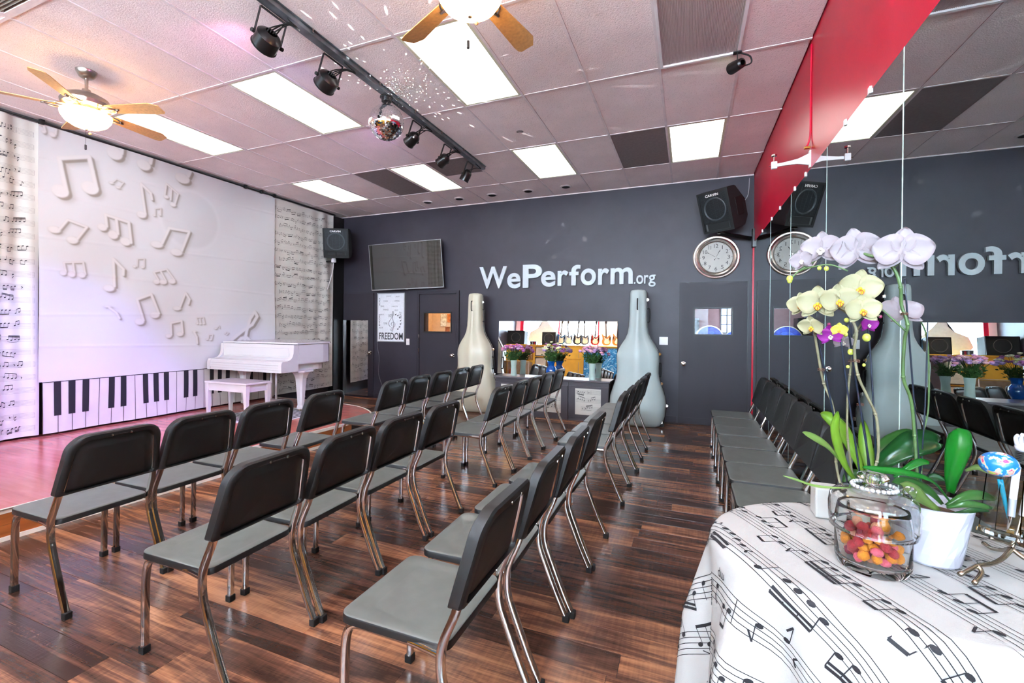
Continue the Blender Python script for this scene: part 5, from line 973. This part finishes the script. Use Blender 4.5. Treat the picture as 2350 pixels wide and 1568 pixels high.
# ================================================================== TABLE AND CLOTH
TZ = .97; TC = Vector((.405, 1.212, 0)); TA, TB = .352, .308
t = thing('round_table', 'small round high table hidden under the white score tablecloth', 'table', (TC.x, TC.y, 0))
obj('table_top', lathe(B(), [(0, TZ-.03), (TB-.012, TZ-.03), (TB-.008, TZ-.02), (TB-.012, TZ-.004), (0, TZ-.004)], TC, 40), M['blackmetal'], t)
obj('pole', lathe(B(), [(.035, .02), (.035, TZ-.03)], TC, 16), M['blackmetal'], t); obj('foot_plate', lathe(B(), [(0, 0), (.22, 0), (.22, .012), (.04, .03), (0, .03)], TC, 30), M['blackmetal'], t)
def Rth(a): return 1/math.sqrt((math.cos(a)/TA)**2+(math.sin(a)/TB)**2)
def cloth(px, py, off=0):
    """flat cloth coordinates (metres from the centre) -> draped position"""
    r = math.hypot(px, py); a = math.atan2(py, px); R0 = Rth(a)-.03
    if r <= R0: return Vector((TC.x+px, TC.y+py, TZ+.0006+off+.0016*math.sin(px*19+py*7)*math.sin(py*15-px*4)+.0016))
    d = r-R0; L_ = .03*PI/2
    if d < L_: q = d/.03; rr = R0+.03*math.sin(q); z = TZ-.03+.03*math.cos(q); nr, nz = math.sin(q), math.cos(q); e = 0
    else: e = d-L_; rr = R0+.03; z = TZ-.03-e; nr, nz = 1, 0
    amp = min(.045, .19*e)+.02*e; f = math.sin(a*9+.8*math.sin(a*2+1))+.45*math.sin(a*17+2.1)
    rr += .07*e+amp*f*.75+.002
    rr += nr*off; z += nz*off
    x_ = TC.x+rr*math.cos(a)
    if x_ > XR-.012: x_ = XR-.012+.002*math.sin(a*40)
    return Vector((x_, TC.y+rr*math.sin(a), max(z, .02)+.0022))
rows = []
for k in range(44):
    dd = k/43; rr = []
    for j in range(289):
        a = 2*PI*j/288; R0 = Rth(a)-.03
        r = R0*(k/14) if k <= 14 else (R0+.0471*(k-14)/6 if k <= 20 else R0+.0471+.80*(k-20)/23)
        rr.append(cloth(r*math.cos(a), r*math.sin(a)))
    rows.append(rr)
bm = grid(B(), rows); bmesh.ops.remove_doubles(bm, verts=bm.verts, dist=1e-5); bmesh.ops.recalc_face_normals(bm, faces=bm.faces)
tcl = tag(obj('tablecloth', bm, M['clothw'], None, loc=(TC.x, TC.y, TZ), smooth='all'), 'white tablecloth printed with black music staves over the round table', 'tablecloth')
dv = Vector((.149, -.28)).normalized(); sv = -dv; tv_ = Vector((sv.y, -sv.x))*-1    # staff runs away from the viewer, tops point left-down
tv_ = Vector((-sv.y, sv.x))
pol = score_polys(-1.0, 1.0, -1.02, 1.0, .118, .048, 21, seg=.022, lt=.034, indent=False)
def cmap(s, t):
    p = sv*s+tv_*t
    if p.length > .98 or (p.x > .42): return None
    return cloth(p.x, p.y, .0018)
print_on('printed_score', pol, cmap, M['ink'], tcl)
def mapped_text(s, s0, s1, t0, t1):
    bm = text_fit(s, s0, s1, t0, t1, Matrix.Identity(4), 0)
    bmesh.ops.triangulate(bm, faces=bm.faces)
    for v in bm.verts: q = cmap(v.co.x, v.co.y); v.co = q if q is not None else Vector((TC.x, TC.y, TZ-.01))
    return bm
# dynamic mark 'mp' on the hanging side of the cloth, facing the viewer upside down
pm = Vector((-.37, -.12)); s_, t_ = pm.dot(sv), pm.dot(tv_)
obj('printed_mark', mapped_text('mp', s_-.016, s_+.016, t_-.010, t_+.010), M['ink'], tcl)
ZT = TZ+.0035
# ================================================================== GLASS JAR with gummies
JS = .93; SJ = lambda p: [(r*JS, h*JS) for r, h in p]; JC = Vector((.340, 1.132, ZT)); J = thing('candy_jar', 'clear glass jar with a domed glass lid, half full of sugared gummies', 'jar', JC)
obj('jar_body', lathe(B(), SJ([(0, .0), (.055, .0), (.061, .004), (.0655, .02), (.066, .10), (.062, .125), (.060, .132), (.057, .132), (.059, .122), (.0628, .10), (.0625, .028), (.055, .016), (0, .013)]), JC, 48, cap=False), M['glassj'], J, smooth='all')
obj('jar_lid', lathe(B(), SJ([(.0745, .083), (.0755, .083), (.077, .10), (.078, .13), (.074, .152), (.058, .164), (.034, .168), (.016, .171), (.010, .177), (.016, .183), (.027, .190), (.028, .196), (.020, .202), (0, .203), (0, .199), (.012, .196), (.008, .180), (.012, .168), (.034, .165), (.057, .161), (.0715, .150), (.0755, .13), (.0745, .10), (.0735, .083)]), JC, 48, cap=False), M['glasslid'], J, smooth='all')
bm = B()
for k in range(26): a = 2*PI*k/26; ball(bm, JC+Vector((.035*math.cos(a)+.002, .035*math.sin(a), .1735*JS)), .0042, u=8, v=6)
tag(obj('bead_bracelet', bm, mat('silver_white_beads', (200, 202, 205), .15, .5), None, loc=JC+Vector((0, 0, .17)), smooth='all'), 'silver beaded ring of charms lying around the knob of the jar lid', 'bracelet')
bm = B(); ball(bm, JC+Vector((.052, -.014, .160)), .011, 1, .7, 1.2); tube(bm, [JC+Vector((.038, -.012, .160)), JC+Vector((.052, -.02, .170)), JC+Vector((.062, -.01, .164))], .004, 6, 3); tag(obj('glass_charm', bm, M['glassj'], None, loc=JC+Vector((.055, -.015, .165)), smooth='all'), 'small clear faceted charm hanging over the shoulder of the jar lid', 'charm')
GC = [((242, 150, 40), 'amber'), ((190, 50, 60), 'dark red'), ((250, 110, 130), 'pink'), ((160, 50, 84), 'purple-red'), ((244, 176, 140), 'pale orange')]
gms = []
for k, (c, nm) in enumerate(GC):
    m = mat('gummy_'+nm.replace(' ', '_').replace('-', '_'), c, .45, var=.12, scale=300, bump=.6, bscale=900, sss=.0, trans=.25)
    bm = B(); r = bmesh.ops.create_icosphere(bm, subdivisions=2, radius=.0105)
    for v in bm.verts:
        a = math.atan2(v.co.y, v.co.x); f = 1+.16*math.cos(a*5)*(1-abs(v.co.z)/.0105)+.06*math.sin(v.co.z*900); v.co.x *= f; v.co.y *= f; v.co.z *= .8
    me = bpy.data.meshes.new('gummy_candy'); bm.to_mesh(me); bm.free(); me.materials.append(m); me.polygons.foreach_set('use_smooth', [True]*len(me.polygons)); gms.append(me)
rg = random.Random(12); pts = []
for lay, (z, n, rmax) in enumerate([(.025, 13, .046), (.037, 14, .049), (.050, 14, .050), (.063, 13, .050), (.075, 12, .049), (.086, 6, .044)]):
    for k in range(n):
        for tr_ in range(200):
            a = rg.uniform(0, 2*PI); r = rmax*rg.uniform(.0, 1)**.4; p = Vector((r*math.cos(a), r*math.sin(a), z+rg.uniform(-.003, .003)))
            if lay >= 4 and p.x > .03 and p.y < 0: continue
            if all((p-q).length > .0162 for q in pts): pts.append(p); break
for p in pts:
    k = rg.choice([0, 0, 0, 1, 1, 2, 2, 3, 4]); o = obj('gummy_candy', gms[k], None, None); o.location = JC+p*.92; o.rotation_euler = (rg.uniform(0, 3), rg.uniform(0, 3), rg.uniform(0, 3))
    tag(o, '%s sugared gummy sweet heaped in the glass jar' % GC[k][1], 'candy', '%s gummies in the glass jar' % GC[k][1])
# ================================================================== POTS and ORCHIDS
PC = Vector((.463, 1.225, ZT)); op = thing('potted_orchid', 'white moth orchid with tall arching spray in the faceted white pot', 'orchid', PC)
bm = B(); ls = []; rg = random.Random(6)
for i, (r, z) in enumerate([(.045, 0), (.0485, .004), (.052, .025), (.056, .05), (.060, .075), (.0635, .10), (.0655, .116), (.066, .119), (.063, .119), (.061, .10), (.055, .085)]):
    ls.append([PC+Vector(((r+(rg.uniform(-.0014, .0014) if 1 < i < 7 else 0))*math.cos(2*PI*(k+.5*(i % 2))/26), (r+(rg.uniform(-.0014, .0014) if 1 < i < 7 else 0))*math.sin(2*PI*(k+.5*(i % 2))/26), z)) for k in range(26)])
loops(bm, ls); bmesh.ops.recalc_face_normals(bm, faces=bm.faces); obj('pot', bm, mat('white_ceramic', (172, 173, 184), .22, var=.02, coat=.3), op)
obj('bark_mix', lathe(B(), [(.053, .097), (.03, .103), (0, .105)], PC, 20, cap=False), mat('bark_mix', (82, 58, 40), .9, var=.5, scale=80, bump=.8), op)
P2 = Vector((.40, 1.345, ZT)); oq = thing('potted_orchid', 'cream and yellow moth orchid staked behind the glass jar', 'orchid', P2)
obj('pot', lathe(B(), [(0, 0), (.038, 0), (.044, .05), (.049, .098), (.046, .098), (.040, .07), (0, .07)], P2, 26, cap=False), mat('plain_white_pot', (176, 176, 170), .35, var=.03), oq, smooth=True)
P3 = Vector((.325, 1.40, ZT)); pk = thing('potted_orchid', 'small purple orchid in a square white pot behind the jar', 'orchid', P3)
obj('pot', bx(P3.x-.028, P3.x+.028, P3.y-.028, P3.y+.028, ZT, ZT+.075, bev=.004), mat('square_white_pot', (180, 180, 176), .4), pk)
LC = {'light': (118, 160, 48), 'pale': (122, 152, 78), 'dark': (28, 80, 34), 'mid': (66, 116, 54), 'bright': (24, 118, 34)}
LM_ = {k: mat('orchid_leaf_'+k, c, .28, var=.18, scale=9, coat=.25, spec=.5) for k, c in LC.items()}
def leaf_bm(pts, w, nrm):
    P_ = catmull(pts, 5); n = len(P_)-1; rows = []; N0 = Vector(nrm)
    for i, p in enumerate(P_):
        f = i/n; t = (P_[min(i+1, n)]-P_[max(i-1, 0)]).normalized(); s = t.cross(N0).normalized(); nn = s.cross(t).normalized()
        ww = w*.5*min(1, (.30+1.35*f))*(max(0, 1-((f-.55)/.46)**2)**.5 if f > .55 else 1); r = []
        for q in (-1, -.66, -.33, 0, .33, .66, 1): r.append(p+s*(ww*q)+nn*(-.18*w*(1-abs(q)**1.3)))
        rows.append(r)
    bm = grid(B(), rows); g = bmesh.ops.solidify(bm, geom=list(bm.faces), thickness=.0011); return bm
for k, (c, w, pts, nrm) in enumerate(LEAVES):
    par = op if (pts[0][0] > .44 or k in (5, 6, 7, 8)) else oq
    if k == 17: par = pk
    obj('leaf', leaf_bm(pts, w, nrm), LM_[c], par, smooth='all')
SM = {'green_stem': mat('orchid_green_stem', (66, 92, 50), .45, var=.25, scale=40), 'brown_stem': mat('orchid_brown_stem', (112, 108, 84), .5, var=.35, scale=40), 'stake': mat('dark_blue_stake', (20, 29, 44), .35)}
for nm, r, pts in STEMS:
    par = op if pts[0][0] > .405 else oq
    bm = B(); tube(bm, pts, r*.72, 8, 5)
    if nm != 'stake':
        for p in pts[1:-1:2]: ball(bm, p, r*1.0, u=8, v=5)
    obj(nm if nm == 'stake' else 'stem', bm, SM[nm], par, smooth='all')
wire = mat('brown_tie_wire', (96, 60, 44), .4)
for (i, f, par) in ((0, .42, op), (0, .62, op), (5, .6, oq), (6, .5, oq), (4, .6, oq), (9, .35, op)):
    pts = STEMS[i][2]; k = int(f*(len(pts)-1)); c = Vector(pts[k]).lerp(Vector(pts[k+1]), .5); bm = B()
    for q in range(2): tube(bm, [c+Vector((.006*math.cos(a), .006*math.sin(a), .003*q+.001*math.sin(a*2))) for a in [2*PI*z/10 for z in range(11)]], .0007, 5)
    obj('tie', bm, wire, par, smooth='all')
budm = mat('yellow_green_bud', (160, 168, 66), .4, var=.2, scale=90); budp = mat('purple_bud', (120, 30, 70), .4)
for p, r, k in BUDS: obj('bud', ball(B(), p, r, 1, 1, 1.15, 12, 8), budm if k else budp, oq if p[0] < .36 else op, smooth='all')
PETM = {'white_back': mat('white_orchid_petal', (170, 161, 166), .5, var=.05, scale=25, sss=.15), 'yellow': mat('cream_orchid_petal', (176, 173, 138), .5, var=.08, scale=18, sss=.15), 'purple': mat('magenta_orchid_petal', (160, 40, 156), .5, var=.2, scale=25, sss=.1), 'lip': mat('orchid_lip', (224, 170, 30), .45, var=.4, scale=150), 'lipw': mat('orchid_lip_white', (190, 182, 172), .5), 'lipr': mat('orchid_lip_red', (150, 70, 30), .5, var=.4, scale=200)}
PETM['white_side'] = PETM['white_back']; PETM['yellow_side'] = PETM['yellow']; PETM['yellow_small'] = mat('young_yellow_petal', (206, 200, 90), .5, sss=.1)
def petal(bm, ang, L_, Wd, cup, F_, c, twist=0, base=.0, lift=0):
    rows = []; n = 12
    for i in range(n+1):
        f = math.sin(PI/2*i/n); w = Wd*.5*(math.sin(PI*min(1, f*.93+.07)**.8))**.62; r = []
        for q in (-1, -.5, 0, .5, 1):
            x = base+f*L_; y = q*w; z = lift+cup*(f*f)*L_-.10*Wd*(1-q*q)+.03*L_*math.sin(q*3+f*4)*f; ca, sa = math.cos(ang), math.sin(ang)
            r.append(c+F_ @ Vector((x*ca-y*sa, x*sa+y*ca, z)))
        rows.append(r)
    b2 = grid(B(), rows); bmesh.ops.solidify(b2, geom=list(b2.faces), thickness=.0006); join(bm, b2); return bm
for k, (kind, c, w, fx, fz, roll) in enumerate(FLOWERS):
    c = Vector(c); d = Vector((fx, -1, fz)).normalized(); 
    if kind == 'white_back': d = Vector((fx, 1, fz)).normalized()*-1
    x_ = Vector((0, 0, 1)).cross(-d).normalized(); x_ = -x_; y_ = d.cross(x_).normalized(); F_ = Matrix((x_, y_, d)).transposed() @ Matrix.Rotation(R(roll), 3, 'Z')
    h = w/2; par = op if kind.startswith('white') and c.z > 1.5 or (kind == 'white_side' and c.x > .37) else oq
    if kind == 'purple': par = pk
    back = kind == 'white_back'; sgn = -1 if back else 1
    m = PETM[kind]; bm = B()
    for a, L_, Wd in ((90, 1.0, .80), (224, 1.0, .60), (316, 1.0, .60)): petal(bm, R(a), h*L_, h*Wd, .10*sgn, F_, c, lift=-.002)
    for a in (14, 166): petal(bm, R(a), h*1.02, h*1.30, .14*sgn, F_, c, lift=.002)
    fl = obj('flower', bm, m, par, smooth='all')
    if not back:
        bm = B(); e = lambda x, y, z: c+F_ @ Vector((x*h, y*h, z*h))
        ball(bm, e(0, -.02, .10), h*.09, 1, 1, 1, 10, 8); ball(bm, e(0, -.26, .16), h*.10, 1.1, .7, 1.2, 10, 8)
        for s in (-1, 1): ball(bm, e(s*.12, -.14, .14), h*.10, .8, .8, 1.1, 8, 6)
        obj('lip', bm, PETM['lipw'] if kind in ('white_side', 'purple') else PETM['lip'], fl, smooth='all')
        if kind.startswith('yellow'):
            bm = B()
            for s in (-1, 0, 1): tube(bm, [e(s*.05, -.1, .2), e(s*.13, -.24, .24), e(s*.06, -.33, .22)], h*.022, 5, 3)
            obj('lip_mark', bm, PETM['lipr'], fl, smooth='all')
# ================================================================== PEN STAND
steel = mat('bent_steel_wire', (150, 138, 122), .25, 1, var=.1)
stn = thing('pen_stand', 'branching metal wire stand holding clear acrylic pen cups', 'stand', (.56, 1.2, ZT))
zmin = ZT+.004
for k, pts in enumerate(STAND):
    bm = B(); tube(bm, [(x, y, max(z, zmin)) for x, y, z in pts], .0042 if k < 4 else .0030, 8, 5); obj('wire_branch', bm, steel, stn, smooth='all')
a, b_ = Vector(PENS[5][0]), Vector(PENS[5][1]); ax = (b_-a).normalized(); e1 = Vector((1, .15, 0)); e1 = (e1-ax*e1.dot(ax)).normalized(); e2 = ax.cross(e1)
def cup(base, hh, w0, w1):
    ls = []
    for f, w in ((0, w0), (.06, w0), (.065, w0*.9), (1, w1), (1, w1-.0018), (.10, w0*.9-.0018)):
        ls.append([base+ax*(hh*f)+e1*(w*p)+e2*(w*q) for p, q in ((-1, -1), (1, -1), (1, 1), (-1, 1))])
    return loops(B(), ls)
bm = cup(a, .115, .0225, .0185); bmesh.ops.recalc_face_normals(bm, faces=bm.faces); obj('acrylic_cup', bm, M['acrylic'], stn)
bm = cup(a+Vector((.05, .01, .0)), .115, .0225, .0185); bmesh.ops.recalc_face_normals(bm, faces=bm.faces); obj('acrylic_cup', bm, M['acrylic'], stn)
g0, g1 = Vector(PENS[0][0]), Vector(PENS[0][2]); gc = Vector(PENS[1][0])
t = thing('globe_pen', 'blue pen topped with a small world globe, standing in the clear cup', 'pen', g0)
bm = B(); tube(bm, [g0, g0.lerp(g1, .5), g1], [.0022, .0034, .0042], 10, 3); obj('barrel', bm, mat('teal_pen_barrel', (14, 140, 170), .25, coat=.5), t, smooth='all')
def globe_mat():
    m = mat('globe_print', (28, 140, 220), .3, coat=.3); nt = m.node_tree; n = nt.nodes; L = nt.links; tc = n.new('ShaderNodeTexCoord'); nz = n.new('ShaderNodeTexNoise'); nz.inputs['Scale'].default_value = 62; nz.inputs['Detail'].default_value = 5; L.new(tc.outputs['Object'], nz.inputs['Vector'])
    rp = n.new('ShaderNodeValToRGB'); rp.color_ramp.interpolation = 'CONSTANT'; e = rp.color_ramp.elements; e[0].position = 0; e[0].color = lin((16, 104, 178))+(1,); e[1].position = .53; e[1].color = lin((200, 160, 140))+(1,)
    for p, c in ((.515, (90, 200, 215)), (.60, (190, 50, 110)), (.66, (170, 200, 90))): x = e.new(p); x.color = lin(c)+(1,)
    L.new(nz.outputs[0], rp.inputs[0]); L.new(rp.outputs[0], n['Principled BSDF'].inputs['Base Color']); return m
gb = obj('globe', ball(B(), gc, .0285, 1, 1, .82, 28, 18), globe_mat(), t, smooth='all'); obj('white_cap', ball(B(), gc+Vector((0, -.004, .0215)), .006, 1, 1, .4, 12, 8), M['white'], gb, smooth='all')
q = [Vector(v) for v in PENS[2]]; t = thing('ball_pen', 'white ballpoint with grey grip leaning in the clear cup', 'pen', q[0])
def cyl(p, q_, r0, r1, n=14):
    bm = B(); tube(bm, [p, q_], [r0, r1], n); return bm
obj('tip', cyl(q[0], q[1], .0012, .0046), M['chrome'], t, smooth=True); obj('grip', cyl(q[1], q[2], .0056, .0058), mat('grey_grip', (126, 130, 138), .5), t, smooth=True); obj('barrel', cyl(q[2], q[3], .0056, .0056), M['white'], t, smooth=True)
n0, n1 = Vector(PENS[3][0]), Vector(PENS[3][1]); bm = B()
for k in range(6): c = n0.lerp(n1, k/5); lathe(bm, [(.004, -.0012), (.0062, 0), (.004, .0012)], c, 12)
obj('ribbed_neck', bm, M['rubber'], t, smooth='all')
hc = Vector(PENS[4][0]); bm = B(); ball(bm, hc+Vector((0, 0, -.006)), .0115, 1, 1, .8)
for k in range(4): tube(bm, [hc+Vector((-.008+.0055*k, 0, -.002)), hc+Vector((-.010+.007*k, 0, .012)), hc+Vector((-.008+.0065*k, -.004, .018+.003*(k in (1, 2))))], .0033, 7, 3)
tube(bm, [hc+Vector((.008, 0, -.008)), hc+Vector((.017, -.002, -.002)), hc+Vector((.019, -.003, .006))], .0033, 7, 3); obj('glove_hand', bm, mat('white_glove', (170, 170, 176), .5), t, smooth='all')
t = thing('ball_pen', 'second white pen at the right edge behind the first', 'pen', q[0]+Vector((.03, .01, 0))); dd = Vector((.022, .012, 0))
obj('barrel', cyl(q[1]+dd, q[3]+dd+Vector((.006, 0, -.012)), .0052, .0052), M['white'], t, smooth=True); bm = B()
for k in range(5): lathe(bm, [(.004, -.0012), (.006, 0), (.004, .0012)], q[3]+dd+Vector((.006, 0, -.008+.004*k)), 12)
obj('ribbed_neck', bm, M['rubber'], t, smooth='all')
# ================================================================== SHOP-FRONT HALF OF THE ROOM (seen in the leaning mirror)
YP = -2.0
pt = thing('display_partition', 'yellow half-height partition seen in the back wall mirror', 'partition', (-3, YP, 0))
obj('panel', bx(XL+.05, .2, YP-.04, YP, 0, 2.03), M['yellow'], pt); obj('ledge', bx(XL+.03, .25, YP-.5, YP+.03, 2.03, 2.06), M['yellow'], pt)
for x0, x1, z0, z1 in ((-4.55, -3.62, 1.55, 2.0), (-4.55, -3.62, .55, 1.50), (-1.9, -1.0, .5, 1.9)): 
    d = obj('cupboard_door', bx(x0, x1, YP, YP+.02, z0, z1, bev=.004), M['yellow'], pt); obj('handle_strip', bx(x1-.09, x1-.075, YP+.02, YP+.03, z0+.05, z1-.05), M['brushed'], d)
obj('dark_post', bx(-4.90, -4.64, YP, YP+.03, 0, 2.03), mat('dark_brown_post', (62, 48, 52), .5), pt)
paper = mat('certificate_paper', (226, 220, 198), .5, var=.05); 
for k, z in enumerate((1.805, 1.40, 1.0)):
    t = thing('framed_certificate', '%s framed certificate of the column on the yellow partition' % ('top', 'middle', 'bottom')[k], 'certificate', (-5.15, YP+.02, z), 0, 'framed certificates')
    obj('frame', rim(B(), -5.36, -4.95, z-.155, z+.155, .02, YP, YP+.02), M['black'], t); obj('paper', bx(-5.36, -4.95, YP, YP+.008, z-.155, z+.155), paper, t)
    bm = B()
    for q_ in range(4): w = .12-.02*(q_ % 2); box(bm, -5.155-w, -5.155+w, YP+.008, YP+.009, z+.07-.035*q_, z+.074-.035*q_)
    obj('printed_lines', bm, mat('faint_ink', (120, 116, 100), .6), t)
def canvas_mat(name, a, b_, c):
    m = mat(name, a, .5, bump=.4, bscale=30); nt = m.node_tree; n = nt.nodes; L = nt.links; tc = n.new('ShaderNodeTexCoord'); nz = n.new('ShaderNodeTexNoise'); nz.inputs['Scale'].default_value = 6; nz.inputs['Detail'].default_value = 6; nz.inputs['Distortion'].default_value = 2.5; L.new(tc.outputs['Object'], nz.inputs['Vector'])
    rp = n.new('ShaderNodeValToRGB'); e = rp.color_ramp.elements; e[0].position = .36; e[0].color = lin(a)+(1,); e[1].position = .66; e[1].color = lin(c)+(1,); x = e.new(.52); x.color = lin(b_)+(1,); L.new(nz.outputs[0], rp.inputs[0]); L.new(rp.outputs[0], n['Principled BSDF'].inputs['Base Color']); return m
t = thing('painting', 'large blue abstract painting seen in the back wall mirror', 'painting', (-2.9, YP+.02, 1.35)); obj('canvas', bx(-3.5, -2.1, YP+.002, YP+.03, .7, 1.97), canvas_mat('blue_painting', (20, 92, 150), (40, 150, 205), (190, 225, 235)), t); obj('edge', rim(B(), -3.5, -2.1, .7, 1.97, .015, YP, YP+.035), mat('blue_edge', (30, 90, 140), .4), t)
t = thing('painting', 'small gold-framed picture on the yellow partition', 'painting', (-5.65, YP+.02, 1.75)); obj('frame', rim(B(), -5.75, -5.5, 1.5, 1.85, .035, YP, YP+.03), mat('gold_frame', (170, 120, 50), .3, .8), t); obj('canvas', bx(-5.75, -5.5, YP, YP+.01, 1.5, 1.85), canvas_mat('brown_painting', (60, 40, 30), (150, 110, 70), (220, 190, 140)), t)
t = thing('display_case', 'glass display case below the yellow partition, seen in the mirror', 'display case', (-5.95, YP+.3, 0)); obj('case_base', bx(-6.5, -5.45, YP+.05, YP+.5, 0, .85), M['yellow'], t); obj('glass_box', bx(-6.5, -5.45, YP+.05, YP+.5, .85, 1.38), M['pane'], t)
obj('back_panel', bx(-6.48, -5.47, YP+.055, YP+.06, .86, 1.37), mat('grey_brown_panel', (150, 132, 110), .6, var=.3, scale=5), t)
bm = B(); rim(bm, -6.49, -5.46, .86, 1.37, .012, YP+.49, YP+.51); obj('frame', bm, M['white'], t)
for (x, z, c) in ((-6.2, 1.0, (200, 90, 60)), (-5.75, 1.0, (225, 170, 150))): tag(obj('glass_bowl', lathe(B(), [(0, .86), (.08, .86), (.1, .95), (.085, 1.08), (.06, 1.1), (0, 1.1)], (x, YP+.28, 0), 18), mat('coloured_bowl', c, .3, var=.3), None, loc=(x, YP+.28, .86), smooth=True), ('red' if c[0] < 210 else 'pale pink')+' bowl inside the glass display case', 'bowl')
# speakers, drums, guitars on the ledge
for (x0, x1, z1, lab) in ((-6.58, -5.86, 2.60, 'large black loudspeaker at the left of the ledge, seen in the leaning mirror'), (-5.16, -4.62, 2.56, 'smaller black loudspeaker on the ledge, seen in the leaning mirror')):
    t = thing('loudspeaker', lab, 'speaker', ((x0+x1)/2, YP-.2, 2.06)); obj('cabinet', bx(x0, x1, YP-.42, YP-.02, 2.06, z1, bev=.012), M['spk'], t); cx_ = (x0+x1)/2; zc = (2.06+z1)/2
    obj('front_frame', rim(B(), x0+.03, x1-.03, 2.09, z1-.03, .02, YP-.02, YP-.005), M['blackmetal'], t)
    obj('cone', lathe(B(), [(.2, -.004), (.19, .006), (.08, -.03), (.07, -.01), (0, -.006)], (cx_, YP-.02, zc), 28, ax='y', cap=False, mat=Matrix.Rotation(PI, 3, 'Z')), mat('speaker_cone', (70, 66, 62), .4), t, smooth=True)
bm = lathe(B(), [(0, 2.06), (.13, 2.06), (.13, 2.20), (0, 2.20)], (-5.55, YP-.2, 0), 24); t = thing('drum', 'small silver snare drum between the loudspeakers on the ledge', 'drum', (-5.55, YP-.2, 2.06)); obj('shell', bm, M['chrome'], t, smooth=True)
obj('hoop', lathe(B(), [(.125, 2.18), (.138, 2.18), (.138, 2.20), (.125, 2.205)], (-5.55, YP-.2, 0), 24, cap=False), M['blackmetal'], t, smooth=True)
tag(obj('guitar_rail', tube(B(), [(XL+.1, -2.32, 3.12), (.3, -2.32, 3.12)], .012, 8), M['blackmetal'], None, loc=(-3, -2.32, 3.12), smooth='all'), 'dark rail in the shop window from which the guitars hang', 'rail')
gbody = [(0, -.19), (.10, -.175), (.155, -.11), (.165, -.04), (.125, .03), (.115, .07), (.14, .13), (.155, .19), (.145, .215), (.11, .17), (.06, .125), (.03, .12), (-.03, .12), (-.05, .13), (-.10, .18), (-.14, .24), (-.16, .25), (-.155, .20), (-.135, .13), (-.115, .07), (-.125, .03), (-.165, -.04), (-.155, -.11), (-.10, -.175)]
GZ = Matrix(((1, 0, 0, 0), (0, 0, 1, 0), (0, 1, 0, 0), (0, 0, 0, 1)))
gcols = [(60, 110, 160), (150, 170, 190), (40, 46, 60), (90, 100, 120), (150, 40, 30), (206, 130, 70), (200, 120, 60)]
gl_ = ['slate blue', 'pale grey', 'black', 'grey-blue', 'cherry red', 'sunburst', 'amber']
for k, x in enumerate((-4.50, -4.20, -3.86, -3.58, -3.20, -2.78, -2.40)):
    t = thing('electric_guitar', '%s electric guitar hanging in the shop window, seen in the leaning mirror' % gl_[k], 'guitar', (x, -2.32, 3.10), 0, 'guitars hanging in the window'); zc = 2.31
    Tg = Matrix.Translation((x, -2.34, zc)) @ Matrix.Rotation(R(3*(-1)**k), 4, 'Y') @ GZ
    b0 = obj('body', prism(B(), gbody, 0, .04, Tg), mat('guitar_lacquer', gcols[k], .2, var=.3, scale=5, coat=.6), t); obj('pickguard', prism(B(), [(a*.6+.02, c*.62-.02) for a, c in gbody], .04, .043, Tg), mat('cream_pickguard', (224, 214, 190), .4), b0)
    obj('neck', prism(B(), [(-.024, .10), (.024, .10), (.02, .60), (-.02, .60)], .03, .052, Tg), mat('rosewood_neck', (66, 46, 38), .4), t)
    obj('headstock', prism(B(), [(-.02, .60), (.02, .60), (.045, .66), (.05, .76), (0, .80), (-.03, .76), (-.04, .66)], .02, .036, Tg), mat('dark_headstock', (40, 34, 34), .4), t)
t = thing('window_decal', 'large pale figure decal on the shop window, seen in the leaning mirror', 'decal', (-5.4, YF-.03, 2.6)); dcm = mat('pale_grey_vinyl', (176, 176, 176), .6)
obj('figure', prism(B(), [(-5.95, 2.2), (-5.7, 2.15), (-5.3, 2.3), (-5.0, 2.5), (-4.75, 2.55), (-4.7, 2.68), (-4.95, 2.75), (-5.15, 2.95), (-5.3, 3.15), (-5.5, 3.2), (-5.55, 3.0), (-5.7, 2.85), (-6.0, 2.7), (-6.1, 2.4)], 0, .003, Matrix.Translation((0, YF-.03, 0)) @ GZ), dcm, t)
# banners and red posts at the left of the shop front
tag(obj('red_post', bx(-6.3, -6.2, -2.9, -2.8, 0, 3.5, bev=.01), M['red'], None, loc=(-6.25, -2.85, 0)), 'red painted post by the shop window, seen in the leaning mirror', 'post')
